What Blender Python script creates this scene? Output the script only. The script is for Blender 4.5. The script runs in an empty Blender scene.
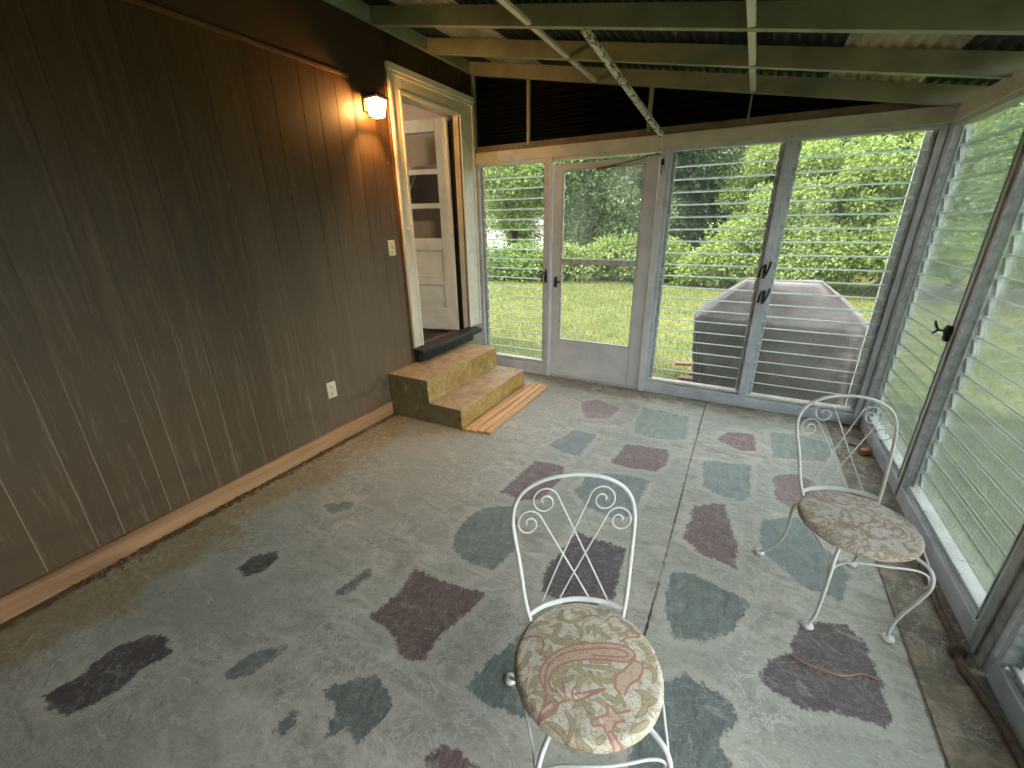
import bpy, bmesh, math, random
import numpy as np
from mathutils import Vector, Matrix

random.seed(11)
SC = bpy.context.scene
COL = SC.collection
PI = math.pi
V = Vector

# ------------------------------------------------------------------ camera (solved from the photograph)
CAMF, PITCH, YAW, ROLL = 422.69, 0.36443, -0.49721, -0.01417
CAMP = V((2.4557, -3.8283, 1.4940))
W = 3.415          # inner face of the right wall
GZ = -0.12         # lawn level

def cam_basis():
    cy, sy, cp, sp = math.cos(YAW), math.sin(YAW), math.cos(PITCH), math.sin(PITCH)
    f = V((sy*cp, cy*cp, -sp)); r = V((cy, -sy, 0)); u = r.cross(f)
    cr, sr = math.cos(ROLL), math.sin(ROLL)
    return cr*r + sr*u, -sr*r + cr*u, f
CR, CU, CF = cam_basis()
def onz(px, z):
    """point of the horizontal plane z seen at pixel px of the photograph (used for measuring flat patterns)"""
    d = CF*CAMF + CR*(px[0]-512) + CU*(384-px[1])
    return CAMP + d*((z-CAMP.z)/d.z)

cam = bpy.data.cameras.new('camera'); camo = bpy.data.objects.new('camera', cam); COL.objects.link(camo)
cam.sensor_fit = 'HORIZONTAL'; cam.sensor_width = 36.0; cam.lens = 36.0*CAMF/1024; cam.clip_start = .02; cam.clip_end = 300
M = Matrix((CR, CU, -CF)).transposed().to_4x4(); M.translation = CAMP
camo.matrix_world = M
SC.camera = camo
SC.view_settings.view_transform = 'Standard'
SC.view_settings.look = 'None'
SC.view_settings.gamma = 1.0
SC.view_settings.exposure = 1.46
SC.view_settings.use_curve_mapping = False
SC.cycles.transparent_max_bounces = 40
SC.cycles.max_bounces = 10
SC.cycles.diffuse_bounces = 5
SC.cycles.transmission_bounces = 6
SC.cycles.caustics_reflective = False
SC.cycles.caustics_refractive = False
SC.cycles.sample_clamp_indirect = 6.0

# ------------------------------------------------------------------ node helpers
class N:
    def __init__(self, name):
        self.m = bpy.data.materials.new(name); self.m.use_nodes = True
        self.t = self.m.node_tree; self.t.nodes.clear()
        self.out = self.t.nodes.new('ShaderNodeOutputMaterial')
    def n(self, typ, **kw):
        o = self.t.nodes.new(typ)
        for k, v in kw.items():
            if k.startswith('i_'): o.inputs[k[2:].replace('_', ' ')].default_value = v
            else: setattr(o, k, v)
        return o
    def set(self, sock, v):
        if isinstance(v, bpy.types.NodeSocket): self.t.links.new(v, sock)
        elif v is not None:
            if isinstance(v, (tuple, list)) and len(v) == 3 and sock.type == 'RGBA': v = (*v, 1)
            sock.default_value = v
    def pos(self): return self.n('ShaderNodeNewGeometry').outputs['Position']
    def obj(self): return self.n('ShaderNodeTexCoord').outputs['Object']
    def mapv(self, v, scale=(1,1,1), loc=(0,0,0), rot=(0,0,0)):
        o = self.n('ShaderNodeMapping'); self.set(o.inputs[0], v)
        o.inputs['Scale'].default_value = scale; o.inputs['Location'].default_value = loc; o.inputs['Rotation'].default_value = rot
        return o.outputs[0]
    def noise(self, v, scale=5, detail=4, rough=.55, dist=0, color=False):
        o = self.n('ShaderNodeTexNoise'); self.set(o.inputs['Vector'], v)
        o.inputs['Scale'].default_value = scale; o.inputs['Detail'].default_value = detail
        o.inputs['Roughness'].default_value = rough; o.inputs['Distortion'].default_value = dist
        return o.outputs['Color' if color else 'Fac']
    def math(self, op, a, b=None, c=None, clamp=False):
        o = self.n('ShaderNodeMath', operation=op, use_clamp=clamp)
        for s, v in zip(o.inputs, (a, b, c)):
            if v is not None: self.set(s, v)
        return o.outputs[0]
    def ss(self, x, lo, hi):
        o = self.n('ShaderNodeMapRange', interpolation_type='SMOOTHSTEP')
        self.set(o.inputs[0], x); o.inputs[1].default_value = lo; o.inputs[2].default_value = hi
        return o.outputs[0]
    def mix(self, f, a, b, blend='MIX'):
        o = self.n('ShaderNodeMix', data_type='RGBA', blend_type=blend)
        self.set(o.inputs[0], f); self.set(o.inputs[6], a); self.set(o.inputs[7], b)
        return o.outputs[2]
    def ramp(self, f, stops):
        o = self.n('ShaderNodeValToRGB'); self.set(o.inputs[0], f)
        e = o.color_ramp.elements
        while len(e) < len(stops): e.new(.5)
        for k, (p, c) in enumerate(stops): e[k].position = p; e[k].color = (*c, 1)
        return o.outputs[0]
    def sep(self, v):
        o = self.n('ShaderNodeSeparateXYZ'); self.set(o.inputs[0], v); return o.outputs
    def attr(self, name):
        o = self.n('ShaderNodeAttribute'); o.attribute_name = name; return o.outputs
    def bump(self, h, strength=.3, dist=.01):
        o = self.n('ShaderNodeBump'); o.inputs['Strength'].default_value = strength; o.inputs['Distance'].default_value = dist
        self.set(o.inputs['Height'], h); return o.outputs[0]
    def bsdf(self, col, rough=.6, normal=None, spec=.4, metal=0, **kw):
        o = self.n('ShaderNodeBsdfPrincipled')
        self.set(o.inputs['Base Color'], col); self.set(o.inputs['Roughness'], rough)
        self.set(o.inputs['Specular IOR Level'], spec); self.set(o.inputs['Metallic'], metal)
        if normal is not None: self.set(o.inputs['Normal'], normal)
        return o.outputs[0]
    def shmix(self, f, a, b):
        o = self.n('ShaderNodeMixShader'); self.set(o.inputs[0], f); self.set(o.inputs[1], a); self.set(o.inputs[2], b)
        return o.outputs[0]
    def done(self, s):
        self.t.links.new(s, self.out.inputs['Surface']); return self.m

def lin(r, g, b):
    f = lambda c: (c/255/12.92 if c/255 <= .04045 else ((c/255+.055)/1.055)**2.4)
    return (f(r), f(g), f(b))

MAT = {}
def paint(name, col, rough=.45, var=.12, scale=9, chips=0.0, chipcol=(.12,.1,.08), spec=.4, bumpd=.002):
    k = N(name); p = k.obj()
    n1 = k.noise(p, scale, 5, .6)
    dark = tuple(c*(1-var*2) for c in col)
    c = k.mix(k.ss(n1, .3, .65), dark, col)
    if chips:
        n2 = k.noise(p, scale*5, 6, .7)
        c = k.mix(k.ss(n2, 1-chips-.04, 1-chips+.02), c, chipcol)
    b = k.bump(k.noise(p, scale*6, 4), .25, bumpd)
    MAT[name] = k.done(k.bsdf(c, rough, b, spec)); return MAT[name]

paint('cream_paint', lin(206,206,190), .42, .10, 6, .0)
paint('cream_trim', lin(226,220,202), .4, .08, 6)
paint('grey_frame', lin(198,206,212), .4, .12, 7, .05, lin(110,105,98))
paint('grey_frame_worn', lin(170,172,170), .5, .2, 11, .22, lin(92,86,76))
paint('rafter_paint', lin(152,157,132), .5, .12, 5, .04, lin(90,84,66))
paint('peeling_white', lin(232,230,218), .55, .12, 6, .45, lin(88,80,64))
paint('storm_white', lin(208,212,216), .38, .08, 5)
paint('sill_white', lin(222,222,214), .55, .12, 9, .37, lin(120,114,100))
paint('channel_metal', lin(200,204,204), .38, .22, 24, .12, lin(90,92,92))
paint('clip_metal', lin(228,230,228), .35, .15, 30)
paint('black_metal', lin(34,34,34), .45, .1, 20)
paint('dark_sheet', lin(5,7,6), .5, .2, 6, spec=.08)
paint('dark_roof', lin(22,34,26), .6, .25, 5)
paint('brass_dark', lin(52,40,28), .45, .2, 30)
paint('white_iron', lin(224,228,224), .32, .05, 25, .02, lin(150,140,120), spec=.5)
paint('ivory_plastic', lin(222,212,178), .35, .06, 20)
paint('ivory_dark', lin(60,54,44), .4, .06, 20)
paint('room_wall', lin(196,178,158), .7, .05, 4)
paint('room_floor', lin(46,34,28), .4, .2, 8)
paint('dark_cabinet', lin(16,14,14), .25, .2, 8)
paint('white_cable', lin(190,186,176), .5, .05, 8)
paint('black_slab', lin(44,45,45), .5, .35, 18, .10, lin(110,110,106), bumpd=.004)
paint('brown_trim', lin(104,72,46), .5, .15, 14)
paint('dusty_trim', lin(128,116,92), .6, .2, 10)
paint('house_siding', lin(170,165,150), .7, .1, 3)
paint('shed_wall', lin(225,225,222), .6, .05, 3)
paint('shed_roof', lin(120,118,116), .7, .1, 3)
paint('brick', lin(150,112,98), .85, .2, 25)
paint('old_caulk', lin(112,98,82), .8, .25, 30, bumpd=.006)
paint('orange_wire', lin(184,134,104), .5, .2, 30)
paint('dead_leaf', lin(120,92,60), .8, .3, 30)

def wood(name, c1, c2, axis='Y', rough=.6, scale=1.0, knots=True):
    k = N(name); p = k.obj()
    s = {'X': (1.2, 22, 22), 'Y': (22, 1.2, 22), 'Z': (22, 22, 1.2)}[axis]
    g = k.noise(k.mapv(p, tuple(a*scale for a in s)), 1.0, 6, .62, .6)
    g2 = k.noise(k.mapv(p, tuple(a*scale*.25 for a in s)), 1.0, 3, .5, 1.5)
    c = k.mix(k.ss(g, .3, .7), c1, c2)
    c = k.mix(k.ss(g2, .52, .72), c, tuple(v*.6 for v in c1))
    MAT[name] = k.done(k.bsdf(c, rough, k.bump(g, .3, .002), .35)); return MAT[name]
wood('raw_board', lin(150,112,76), lin(180,140,102), 'Y', .6)
wood('deck_board', lin(190,146,96), lin(222,182,132), 'Y', .55)
wood('bark', lin(70,58,46), lin(104,92,76), 'Z', .9)
wood('threshold_wood', lin(110,62,36), lin(150,92,56), 'Y', .5)

# brown plywood panelling: board tint comes from a per-board attribute, water marks near the floor
def panel_mat():
    k = N('brown_panelling'); p = k.pos(); xyz = k.sep(p)
    tint = k.attr('tint')['Fac']
    q = k.mapv(p, (1, 18, 1.1))
    qo = k.n('ShaderNodeVectorMath', operation='ADD'); k.set(qo.inputs[0], q)
    co = k.n('ShaderNodeCombineXYZ'); k.set(co.inputs[0], k.math('MULTIPLY', tint, 37.0)); k.set(co.inputs[2], k.math('MULTIPLY', tint, 19.0))
    k.t.links.new(co.outputs[0], qo.inputs[1])
    g = k.noise(qo.outputs[0], 1.0, 6, .6, .9)
    fine = k.noise(k.mapv(p, (1, 160, 5)), 1.0, 3, .6)
    base = k.mix(tint, lin(58,41,20), lin(80,60,32))
    c = k.mix(k.ss(g, .34, .7), base, k.mix(tint, lin(48,33,17), lin(66,48,27)))
    c = k.mix(k.math('MULTIPLY', k.ss(fine, .45, .7), .35), c, lin(44,31,17))
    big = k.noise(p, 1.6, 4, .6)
    # bleached greyish lower part; darker upper panelling also paints in light falloff
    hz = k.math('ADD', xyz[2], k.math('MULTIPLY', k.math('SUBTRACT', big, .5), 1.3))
    bleach_falloff = k.math('SUBTRACT', 1.0, k.ss(hz, .25, 1.75))
    c = k.mix(k.math('MULTIPLY', bleach_falloff, .52), c, k.mix(tint, lin(94,78,54), lin(112,94,69)))
    mot = k.ss(k.noise(qo.outputs[0], 2.3, 5, .65, .6), .5, .72)
    c = k.mix(k.math('MULTIPLY', k.math('MULTIPLY', mot, k.math('ADD', .25, bleach_falloff)), .34), c, lin(146,130,106))
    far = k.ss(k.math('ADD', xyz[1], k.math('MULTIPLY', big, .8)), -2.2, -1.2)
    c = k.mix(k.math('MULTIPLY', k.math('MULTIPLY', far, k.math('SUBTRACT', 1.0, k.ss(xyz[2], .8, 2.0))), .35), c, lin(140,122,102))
    # tide marks
    w = k.math('ADD', xyz[2], k.math('MULTIPLY', k.noise(k.mapv(p, (1, 3.2, .8)), 1.0, 5, .6), .55))
    tide = k.math('MULTIPLY', k.ss(k.noise(p, 1.1, 3), .48, .62), k.ss(w, .505, .535)); tide = k.math('MULTIPLY', tide, k.math('SUBTRACT', 1.0, k.ss(w, .54, .60)))
    c = k.mix(k.math('MULTIPLY', tide, .5), c, lin(74,58,48))
    spots = k.ss(k.noise(p, 7, 5, .65), .66, .74)
    c = k.mix(k.math('MULTIPLY', spots, .28), c, lin(170,150,124))
    r = k.math('ADD', .36, k.math('MULTIPLY', g, .25))
    MAT['panelling'] = k.done(k.bsdf(c, r, k.bump(k.math('ADD', g, k.math('MULTIPLY', fine, .4)), .18, .003), .45))
    k = N('panel_groove'); z = k.sep(k.pos())[2]
    c = k.mix(k.ss(k.math('ADD', z, k.noise(k.pos(), 3, 3)), .9, 2.1), lin(150,128,100), lin(58,42,28))
    MAT['groove'] = k.done(k.bsdf(c, .7))
panel_mat()

# floor: weathered painted concrete with inlaid coloured flagstones
def floor_mat():
    k = N('flagstone_concrete'); p = k.pos(); xyz = k.sep(p)
    sd = k.attr('stone_d')['Fac']; sc = k.attr('stone_c')['Color']; cr = k.attr('crack')['Fac']
    rag = k.math('ADD', k.math('MULTIPLY', k.math('SUBTRACT', k.noise(p, 10, 6, .6), .5), .06),
                 k.math('MULTIPLY', k.math('SUBTRACT', k.noise(k.mapv(p, (46, 30, 1), rot=(0,0,.6)), 1, 5, .7, .5), .5), .055))
    rag = k.math('ADD', rag, k.math('MULTIPLY', k.math('SUBTRACT', k.noise(k.mapv(p, (1,1.5,1), rot=(0,0,.6)), 42, 5, .7, .6), .5), .045))
    d = k.math('ADD', sd, rag)
    stone = k.math('SUBTRACT', 1.0, k.ss(d, -.006, .006))
    rim = k.math('SUBTRACT', 1.0, k.ss(k.math('ABSOLUTE', k.math('SUBTRACT', d, .018)), .008, .03))
    # concrete
    st = k.mapv(p, (4.5, 11, 1), rot=(0,0,.55))
    a = k.noise(st, 1, 7, .66, 1.1); b = k.noise(p, 1.3, 5, .6); f = k.noise(p, 34, 5, .65)
    con = k.ramp(a, [(.27, lin(127,127,114)), (.42, lin(157,158,144)), (.56, lin(176,176,163)), (.72, lin(204,204,194))])
    con = k.mix(k.ss(b, .42, .66), con, lin(154,159,148))
    con = k.mix(k.math('MULTIPLY', k.ss(f, .5, .72), .5), con, lin(122,118,102))
    f2 = k.noise(p, 75, 4, .7); con = k.mix(k.math('MULTIPLY', k.ss(f2, .52, .7), .4), con, lin(206,204,194))
    # smooth bluish paint on the left half
    bl = k.math('MULTIPLY', k.math('SUBTRACT', 1.0, k.ss(k.math('ADD', xyz[0], k.math('MULTIPLY', k.noise(p, 2.2, 4), .8)), 1.1, 1.75)),
                k.ss(k.noise(k.mapv(p, (3.5, 1.2, 1)), 1, 4, .6), .36, .6))
    con = k.mix(k.math('MULTIPLY', bl, .55), con, lin(149,157,150))
    # ochre damp stained strip along the house wall
    oz = k.math('ADD', xyz[0], k.math('MULTIPLY', k.math('SUBTRACT', k.noise(p, 2.8, 8, .68), .5), .95))
    och = k.math('SUBTRACT', 1.0, k.ss(oz, .24, .42))
    con = k.mix(k.math('MULTIPLY', och, .68), con, k.mix(k.ss(f, .4, .66), lin(156,140,96), lin(128,110,72)))
    # dirt along the skirting
    dz = k.math('ADD', xyz[0], k.math('MULTIPLY', k.math('SUBTRACT', k.noise(p, 16, 6, .7), .5), .16))
    con = k.mix(k.math('MULTIPLY', k.math('SUBTRACT', 1.0, k.ss(dz, .05, .085)), .8), con, lin(50,40,28))
    # brown dirty margin along the glass walls
    rz = k.math('ADD', xyz[0], k.math('MULTIPLY', k.math('SUBTRACT', k.noise(p, 5, 5, .6), .5), .05))
    mar = k.ss(rz, 3.185, 3.21)
    fz = k.math('ADD', xyz[1], k.math('MULTIPLY', k.math('SUBTRACT', k.noise(p, 4, 5, .6), .5), .22))
    mar2 = k.math('MULTIPLY', k.ss(fz, -.30, -.16), .75)
    mm = k.math('MAXIMUM', mar, mar2)
    con = k.mix(k.math('MULTIPLY', mm, .9), con, k.mix(k.ss(k.noise(p, 11, 5, .65), .4, .62), lin(96,86,70), lin(142,130,108)))
    vn = k.noise(k.mapv(p, (1,1,1), (2.3,.7,0)), 6.5, 6, .66, 1.8)
    vein = k.math('SUBTRACT', 1.0, k.ss(k.math('ABSOLUTE', k.math('SUBTRACT', vn, .5)), .004, .022))
    vein = k.math('MULTIPLY', vein, k.ss(k.noise(p, 2.0, 4, .6), .40, .6))
    con = k.mix(k.math('MULTIPLY', vein, .55), con, lin(210,212,204))
    vn2 = k.noise(k.mapv(p, (1,1,1), (5.1,3.7,0)), 11, 5, .66, 1.4)
    vein2 = k.math('MULTIPLY', k.math('SUBTRACT', 1.0, k.ss(k.math('ABSOLUTE', k.math('SUBTRACT', vn2, .47)), .003, .018)), k.ss(k.noise(k.mapv(p, (1,1,1), (9,0,0)), 2.4, 4, .6), .42, .62))
    con = k.mix(k.math('MULTIPLY', vein2, .45), con, lin(98,100,88))
    scr = k.ss(k.noise(k.mapv(p, (7, 34, 1), rot=(0,0,.75)), 1, 6, .72, .7), .60, .70)
    con = k.mix(k.math('MULTIPLY', scr, k.math('MULTIPLY', k.ss(b, .36, .6), .55)), con, lin(206,206,196))
    dk = k.ss(k.noise(k.mapv(p, (22, 60, 1), rot=(0,0,.9)), 1, 5, .7, .5), .64, .72)
    con = k.mix(k.math('MULTIPLY', dk, .5), con, lin(104,102,90))
    # colour of the stones with cleft streaks and white scuffs
    cl = k.noise(k.mapv(p, (26, 11, 1), rot=(0,0,.5)), 1, 6, .65, 1.2)
    hs = k.n('ShaderNodeHueSaturation'); hs.inputs['Saturation'].default_value = .60; k.set(hs.inputs['Color'], sc); sc = hs.outputs[0]
    s = k.mix(k.ss(cl, .3, .72), k.mix(1.0, sc, (.80,.80,.80), 'MULTIPLY'), k.mix(1.0, sc, (1.22,1.22,1.22), 'MULTIPLY'))
    veins = k.math('MULTIPLY', k.math('SUBTRACT', 1.0, k.ss(k.math('ABSOLUTE', k.math('SUBTRACT', vn2, .5)), .004, .02)), .45)
    s = k.mix(veins, s, lin(160,162,154))
    scuff = k.math('MULTIPLY', k.ss(k.noise(k.mapv(p, (9, 15, 1), rot=(0,0,1.0)), 1, 7, .72, .5), .54, .70), .6)
    s = k.mix(scuff, s, lin(165,166,158))
    col = k.mix(k.math('MULTIPLY', rim, .35), con, lin(188,188,178))
    col = k.mix(k.math('MULTIPLY', stone, .94), col, s)
    crk = k.math('SUBTRACT', 1.0, k.ss(k.math('ADD', cr, k.math('MULTIPLY', k.math('SUBTRACT', k.noise(p, 30, 3), .5), .012)), .002, .008))
    col = k.mix(k.math('MULTIPLY', crk, .75), col, lin(66,60,50))
    specks = k.ss(k.noise(p, 55, 2, .5), .74, .78)
    col = k.mix(k.math('MULTIPLY', specks, .7), col, lin(70,62,52))
    h = k.math('ADD', k.math('MULTIPLY', a, .6), k.math('MULTIPLY', f, .3))
    h = k.math('SUBTRACT', h, k.math('MULTIPLY', stone, k.math('SUBTRACT', .5, k.math('MULTIPLY', cl, .8))))
    h = k.math('SUBTRACT', h, k.math('MULTIPLY', crk, .8))
    rough = k.math('ADD', .46, k.math('MULTIPLY', b, .22))
    MAT['floor'] = k.done(k.bsdf(col, rough, k.bump(h, .8, .011), .42))
floor_mat()

def steps_mat():
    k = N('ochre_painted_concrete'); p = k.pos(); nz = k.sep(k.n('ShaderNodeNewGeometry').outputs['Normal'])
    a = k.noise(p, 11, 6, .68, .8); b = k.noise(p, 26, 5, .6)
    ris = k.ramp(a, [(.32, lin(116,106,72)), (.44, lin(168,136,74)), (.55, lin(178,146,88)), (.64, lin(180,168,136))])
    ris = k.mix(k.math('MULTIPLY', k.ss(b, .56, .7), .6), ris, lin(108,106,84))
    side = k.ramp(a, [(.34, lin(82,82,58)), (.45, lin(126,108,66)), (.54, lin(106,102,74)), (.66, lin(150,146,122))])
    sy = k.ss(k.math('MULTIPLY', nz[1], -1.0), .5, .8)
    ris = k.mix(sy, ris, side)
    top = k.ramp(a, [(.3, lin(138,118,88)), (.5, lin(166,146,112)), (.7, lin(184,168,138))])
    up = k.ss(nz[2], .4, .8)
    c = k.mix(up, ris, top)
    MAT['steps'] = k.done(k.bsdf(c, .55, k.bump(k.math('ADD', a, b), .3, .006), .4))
steps_mat()

# thin glass: passes light straight through, mirrors at a slant, dusty film that scatters a little
def glass_mat(name, tint, dust, rough=.02, mir=.55):
    k = N(name); p = k.pos()
    tr = k.n('ShaderNodeBsdfTransparent'); k.set(tr.inputs[0], tint)
    gl = k.n('ShaderNodeBsdfGlossy'); k.set(gl.inputs['Color'], (.95,.97,.97)); gl.inputs['Roughness'].default_value = rough
    fr = k.n('ShaderNodeFresnel'); fr.inputs['IOR'].default_value = 1.45
    g = k.shmix(k.math('MULTIPLY', fr.outputs[0], mir), tr.outputs[0], gl.outputs[0])
    d1 = k.n('ShaderNodeBsdfTranslucent'); k.set(d1.inputs[0], lin(206,212,206))
    d2 = k.n('ShaderNodeBsdfDiffuse'); k.set(d2.inputs[0], lin(190,196,190))
    d = k.shmix(.5, d1.outputs[0], d2.outputs[0])
    n = k.noise(k.mapv(p, (3, 3, 1.2)), 1.0, 5, .62)
    f = k.math('MULTIPLY', k.ss(n, .3, .75), dust*1.6)
    f = k.math('ADD', f, dust*.25)
    MAT[name] = k.done(k.shmix(f, g, d))
glass_mat('louver_glass', (.98,.99,.985), .022)
glass_mat('louver_glass_dusty', (.93,.965,.955), .11)
glass_mat('storm_glass', (.96,.97,.965), .05)
glass_mat('hazy_sheet', (.92,.955,.96), .045, .12, .22)
glass_mat('door_glass', (.82,.83,.82), .06)
def edge_mat():
    k = N('glass_edge')
    a = k.n('ShaderNodeBsdfTranslucent'); k.set(a.inputs[0], lin(240,250,246))
    b = k.bsdf(lin(232,244,238), .2, None, .6)
    MAT['glass_edge'] = k.done(k.shmix(.45, a.outputs[0], b))  # whitish colour stands in for light refracted in the glass edge
    k = N('glass_edge_dull'); MAT['glass_edge_dull'] = k.done(k.bsdf(lin(112,124,104), .3, None, .5))
edge_mat()
def pale_roof():
    k = N('pale_fibreglass'); p = k.pos()
    c = k.mix(k.ss(k.noise(p, 6, 5, .6), .4, .7), lin(176,170,144), lin(136,130,104))
    a = k.n('ShaderNodeBsdfTranslucent'); k.set(a.inputs[0], c)
    b = k.n('ShaderNodeBsdfDiffuse'); k.set(b.inputs[0], c)
    MAT['pale_roof'] = k.done(k.shmix(.90, a.outputs[0], b.outputs[0]))
pale_roof()
def lamp_glass():
    k = N('lit_lantern_glass')
    e = k.n('ShaderNodeEmission'); k.set(e.inputs[0], (1.0, .70, .36)); e.inputs[1].default_value = 4.5
    t = k.n('ShaderNodeBsdfTransparent'); k.set(t.inputs[0], (1,.93,.8))
    MAT['lamp_glass'] = k.done(k.shmix(.45, e.outputs[0], t.outputs[0]))
    k = N('lit_bulb'); e = k.n('ShaderNodeEmission'); k.set(e.inputs[0], (1.0,.50,.17)); e.inputs[1].default_value = 2600
    MAT['bulb'] = k.done(e.outputs[0])
lamp_glass()

def leaf_mat(name, cols, trans=.45):
    k = N(name); rnd = k.n('ShaderNodeNewGeometry').outputs['Random Per Island']
    n = k.noise(k.pos(), .9, 3, .6)
    f = k.math('ADD', k.math('MULTIPLY', rnd, .65), k.math('MULTIPLY', k.math('SUBTRACT', n, .3), .6), clamp=True)
    c = k.ramp(f, [(i/(len(cols)-1), cc) for i, cc in enumerate(cols)])
    d = k.bsdf(c, .5, None, .35)
    t = k.n('ShaderNodeBsdfTranslucent'); k.set(t.inputs[0], k.mix(1.0, c, (1.15,1.15,.85), 'MULTIPLY'))
    MAT[name] = k.done(k.shmix(trans, d, t.outputs[0]))
leaf_mat('leaf_dark', [lin(58,78,54), lin(84,106,74), lin(114,136,98)])
leaf_mat('leaf_mid', [lin(72,94,60), lin(102,126,82), lin(138,158,108)])
leaf_mat('leaf_lime', [lin(90,112,60), lin(128,148,82), lin(172,186,118)])
leaf_mat('leaf_shrub', [lin(74,98,54), lin(108,134,70), lin(156,172,96)])

def lawn_mat():
    k = N('lawn'); p = k.pos()
    a = k.noise(p, 1.1, 5, .65); b = k.noise(p, 22, 5, .7); c2 = k.noise(k.mapv(p, (90, 90, 90)), 1, 3, .6)
    c = k.mix(k.ss(a, .35, .68), lin(92,107,53), lin(130,130,76))
    c = k.mix(k.math('MULTIPLY', k.ss(b, .4, .7), .55), c, lin(76,92,44))
    c = k.mix(k.math('MULTIPLY', k.ss(c2, .5, .75), .4), c, lin(150,150,96))
    MAT['lawn'] = k.done(k.bsdf(c, .85, k.bump(k.math('ADD', b, c2), .8, .03), .2))
    k = N('grass_blade'); rnd = k.n('ShaderNodeNewGeometry').outputs['Random Per Island']
    c = k.ramp(rnd, [(0, lin(76,94,44)), (.5, lin(106,118,62)), (1, lin(142,140,92))])
    t = k.n('ShaderNodeBsdfTranslucent'); k.set(t.inputs[0], c)
    MAT['grass'] = k.done(k.shmix(.35, k.bsdf(c, .6, None, .3), t.outputs[0]))
    k = N('gravel'); p = k.pos()
    v = k.n('ShaderNodeTexVoronoi'); k.set(v.inputs['Vector'], p); v.inputs['Scale'].default_value = 38
    c = k.mix(k.sep(v.outputs['Color'])[0], lin(138,130,122), lin(196,188,178))
    MAT['gravel'] = k.done(k.bsdf(c, .85, k.bump(v.outputs['Distance'], .8, .02), .3))
lawn_mat()
def cover_mat():
    k = N('grill_cover_cloth'); p = k.obj()
    a = k.noise(p, 3.5, 5, .6, .5); w = k.noise(k.mapv(p, (2.0, 2.0, 9)), 1, 4, .6)
    c = k.mix(k.ss(a, .35, .7), lin(76,71,69), lin(106,100,97))
    c = k.mix(k.math('MULTIPLY', k.ss(w, .6, .75), .35), c, lin(134,126,122))
    MAT['cover'] = k.done(k.bsdf(c, .5, k.bump(k.math('ADD', a, w), .5, .03), .5))
cover_mat()
def cushion_mats():
    k = N('paisley_fabric'); p = k.obj()
    ta = k.attr('tan_d')['Fac']; pk = k.attr('pink_d')['Fac']; fl = k.attr('fill_d')['Fac']
    wob = k.math('MULTIPLY', k.math('SUBTRACT', k.noise(p, 60, 3), .5), .004)
    cream = k.mix(k.ss(k.noise(p, 14, 4), .35, .7), lin(214,213,198), lin(200,199,184))
    curl = k.noise(p, 20, 3, .5, 2.2)
    cream = k.mix(k.math('MULTIPLY', k.math('SUBTRACT', 1.0, k.ss(k.math('ABSOLUTE', k.math('SUBTRACT', curl, .5)), .012, .03)), .75), cream, lin(162,146,108))
    curl2 = k.noise(k.mapv(p, (1,1,1), (3,1,0)), 16, 2, .5, 2.6)
    cream = k.mix(k.math('MULTIPLY', k.math('SUBTRACT', 1.0, k.ss(k.math('ABSOLUTE', k.math('SUBTRACT', curl2, .46)), .008, .018)), .6), cream, lin(184,138,120))
    # small background leaves
    v = k.n('ShaderNodeTexVoronoi', feature='SMOOTH_F1'); k.set(v.inputs['Vector'], k.mapv(p, (1, 1.6, 1), rot=(0,0,.7))); v.inputs['Scale'].default_value = 26
    c = k.mix(k.math('MULTIPLY', k.math('SUBTRACT', 1.0, k.ss(v.outputs['Distance'], .26, .34)), .55), cream, lin(188,176,140))
    c = k.mix(k.math('SUBTRACT', 1.0, k.ss(k.math('ADD', ta, wob), .0052, .0062)), c, lin(154,142,106))
    c = k.mix(k.math('SUBTRACT', 1.0, k.ss(k.math('ADD', ta, wob), .0036, .0046)), c, lin(178,168,138))
    dots = k.n('ShaderNodeTexVoronoi'); k.set(dots.inputs['Vector'], p); dots.inputs['Scale'].default_value = 120
    c = k.mix(k.math('SUBTRACT', 1.0, k.ss(fl, .0, .002)), c, lin(200,178,156))
    inside = k.math('SUBTRACT', 1.0, k.ss(k.math('MINIMUM', fl, k.math('SUBTRACT', ta, .005)), .0, .002))
    c = k.mix(k.math('MULTIPLY', inside, k.math('SUBTRACT', 1.0, k.ss(dots.outputs['Distance'], .22, .32))), c, lin(172,136,112))
    c = k.mix(k.math('SUBTRACT', 1.0, k.ss(k.math('ADD', pk, wob), .0022, .0034)), c, lin(182,138,122))
    wv = k.noise(p, 400, 2)
    MAT['paisley'] = k.done(k.bsdf(c, .8, k.bump(wv, .2, .001), .2))
    k = N('swirl_fabric'); p = k.obj()
    a = k.noise(p, 6.5, 2, .5, 3.2); b = k.noise(p, 15, 3, .5, 2.4)
    band = k.math('ADD', .5, k.math('MULTIPLY', k.math('SINE', k.math('MULTIPLY', a, 30.0)), .5))
    c = k.mix(k.ss(band, .25, .75), lin(198,192,180), lin(178,164,146))
    c = k.mix(k.ss(b, .52, .60), c, lin(206,203,194))
    c = k.mix(k.math('MULTIPLY', k.ss(band, .86, .96), .6), c, lin(156,134,116))
    c = k.mix(k.math('MULTIPLY', k.ss(k.noise(p, 9, 3, .5, 2.0), .58, .64), .55), c, lin(160,138,120))
    MAT['swirl'] = k.done(k.bsdf(c, .8, k.bump(k.noise(p, 400, 2), .2, .001), .2))
cushion_mats()

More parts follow.
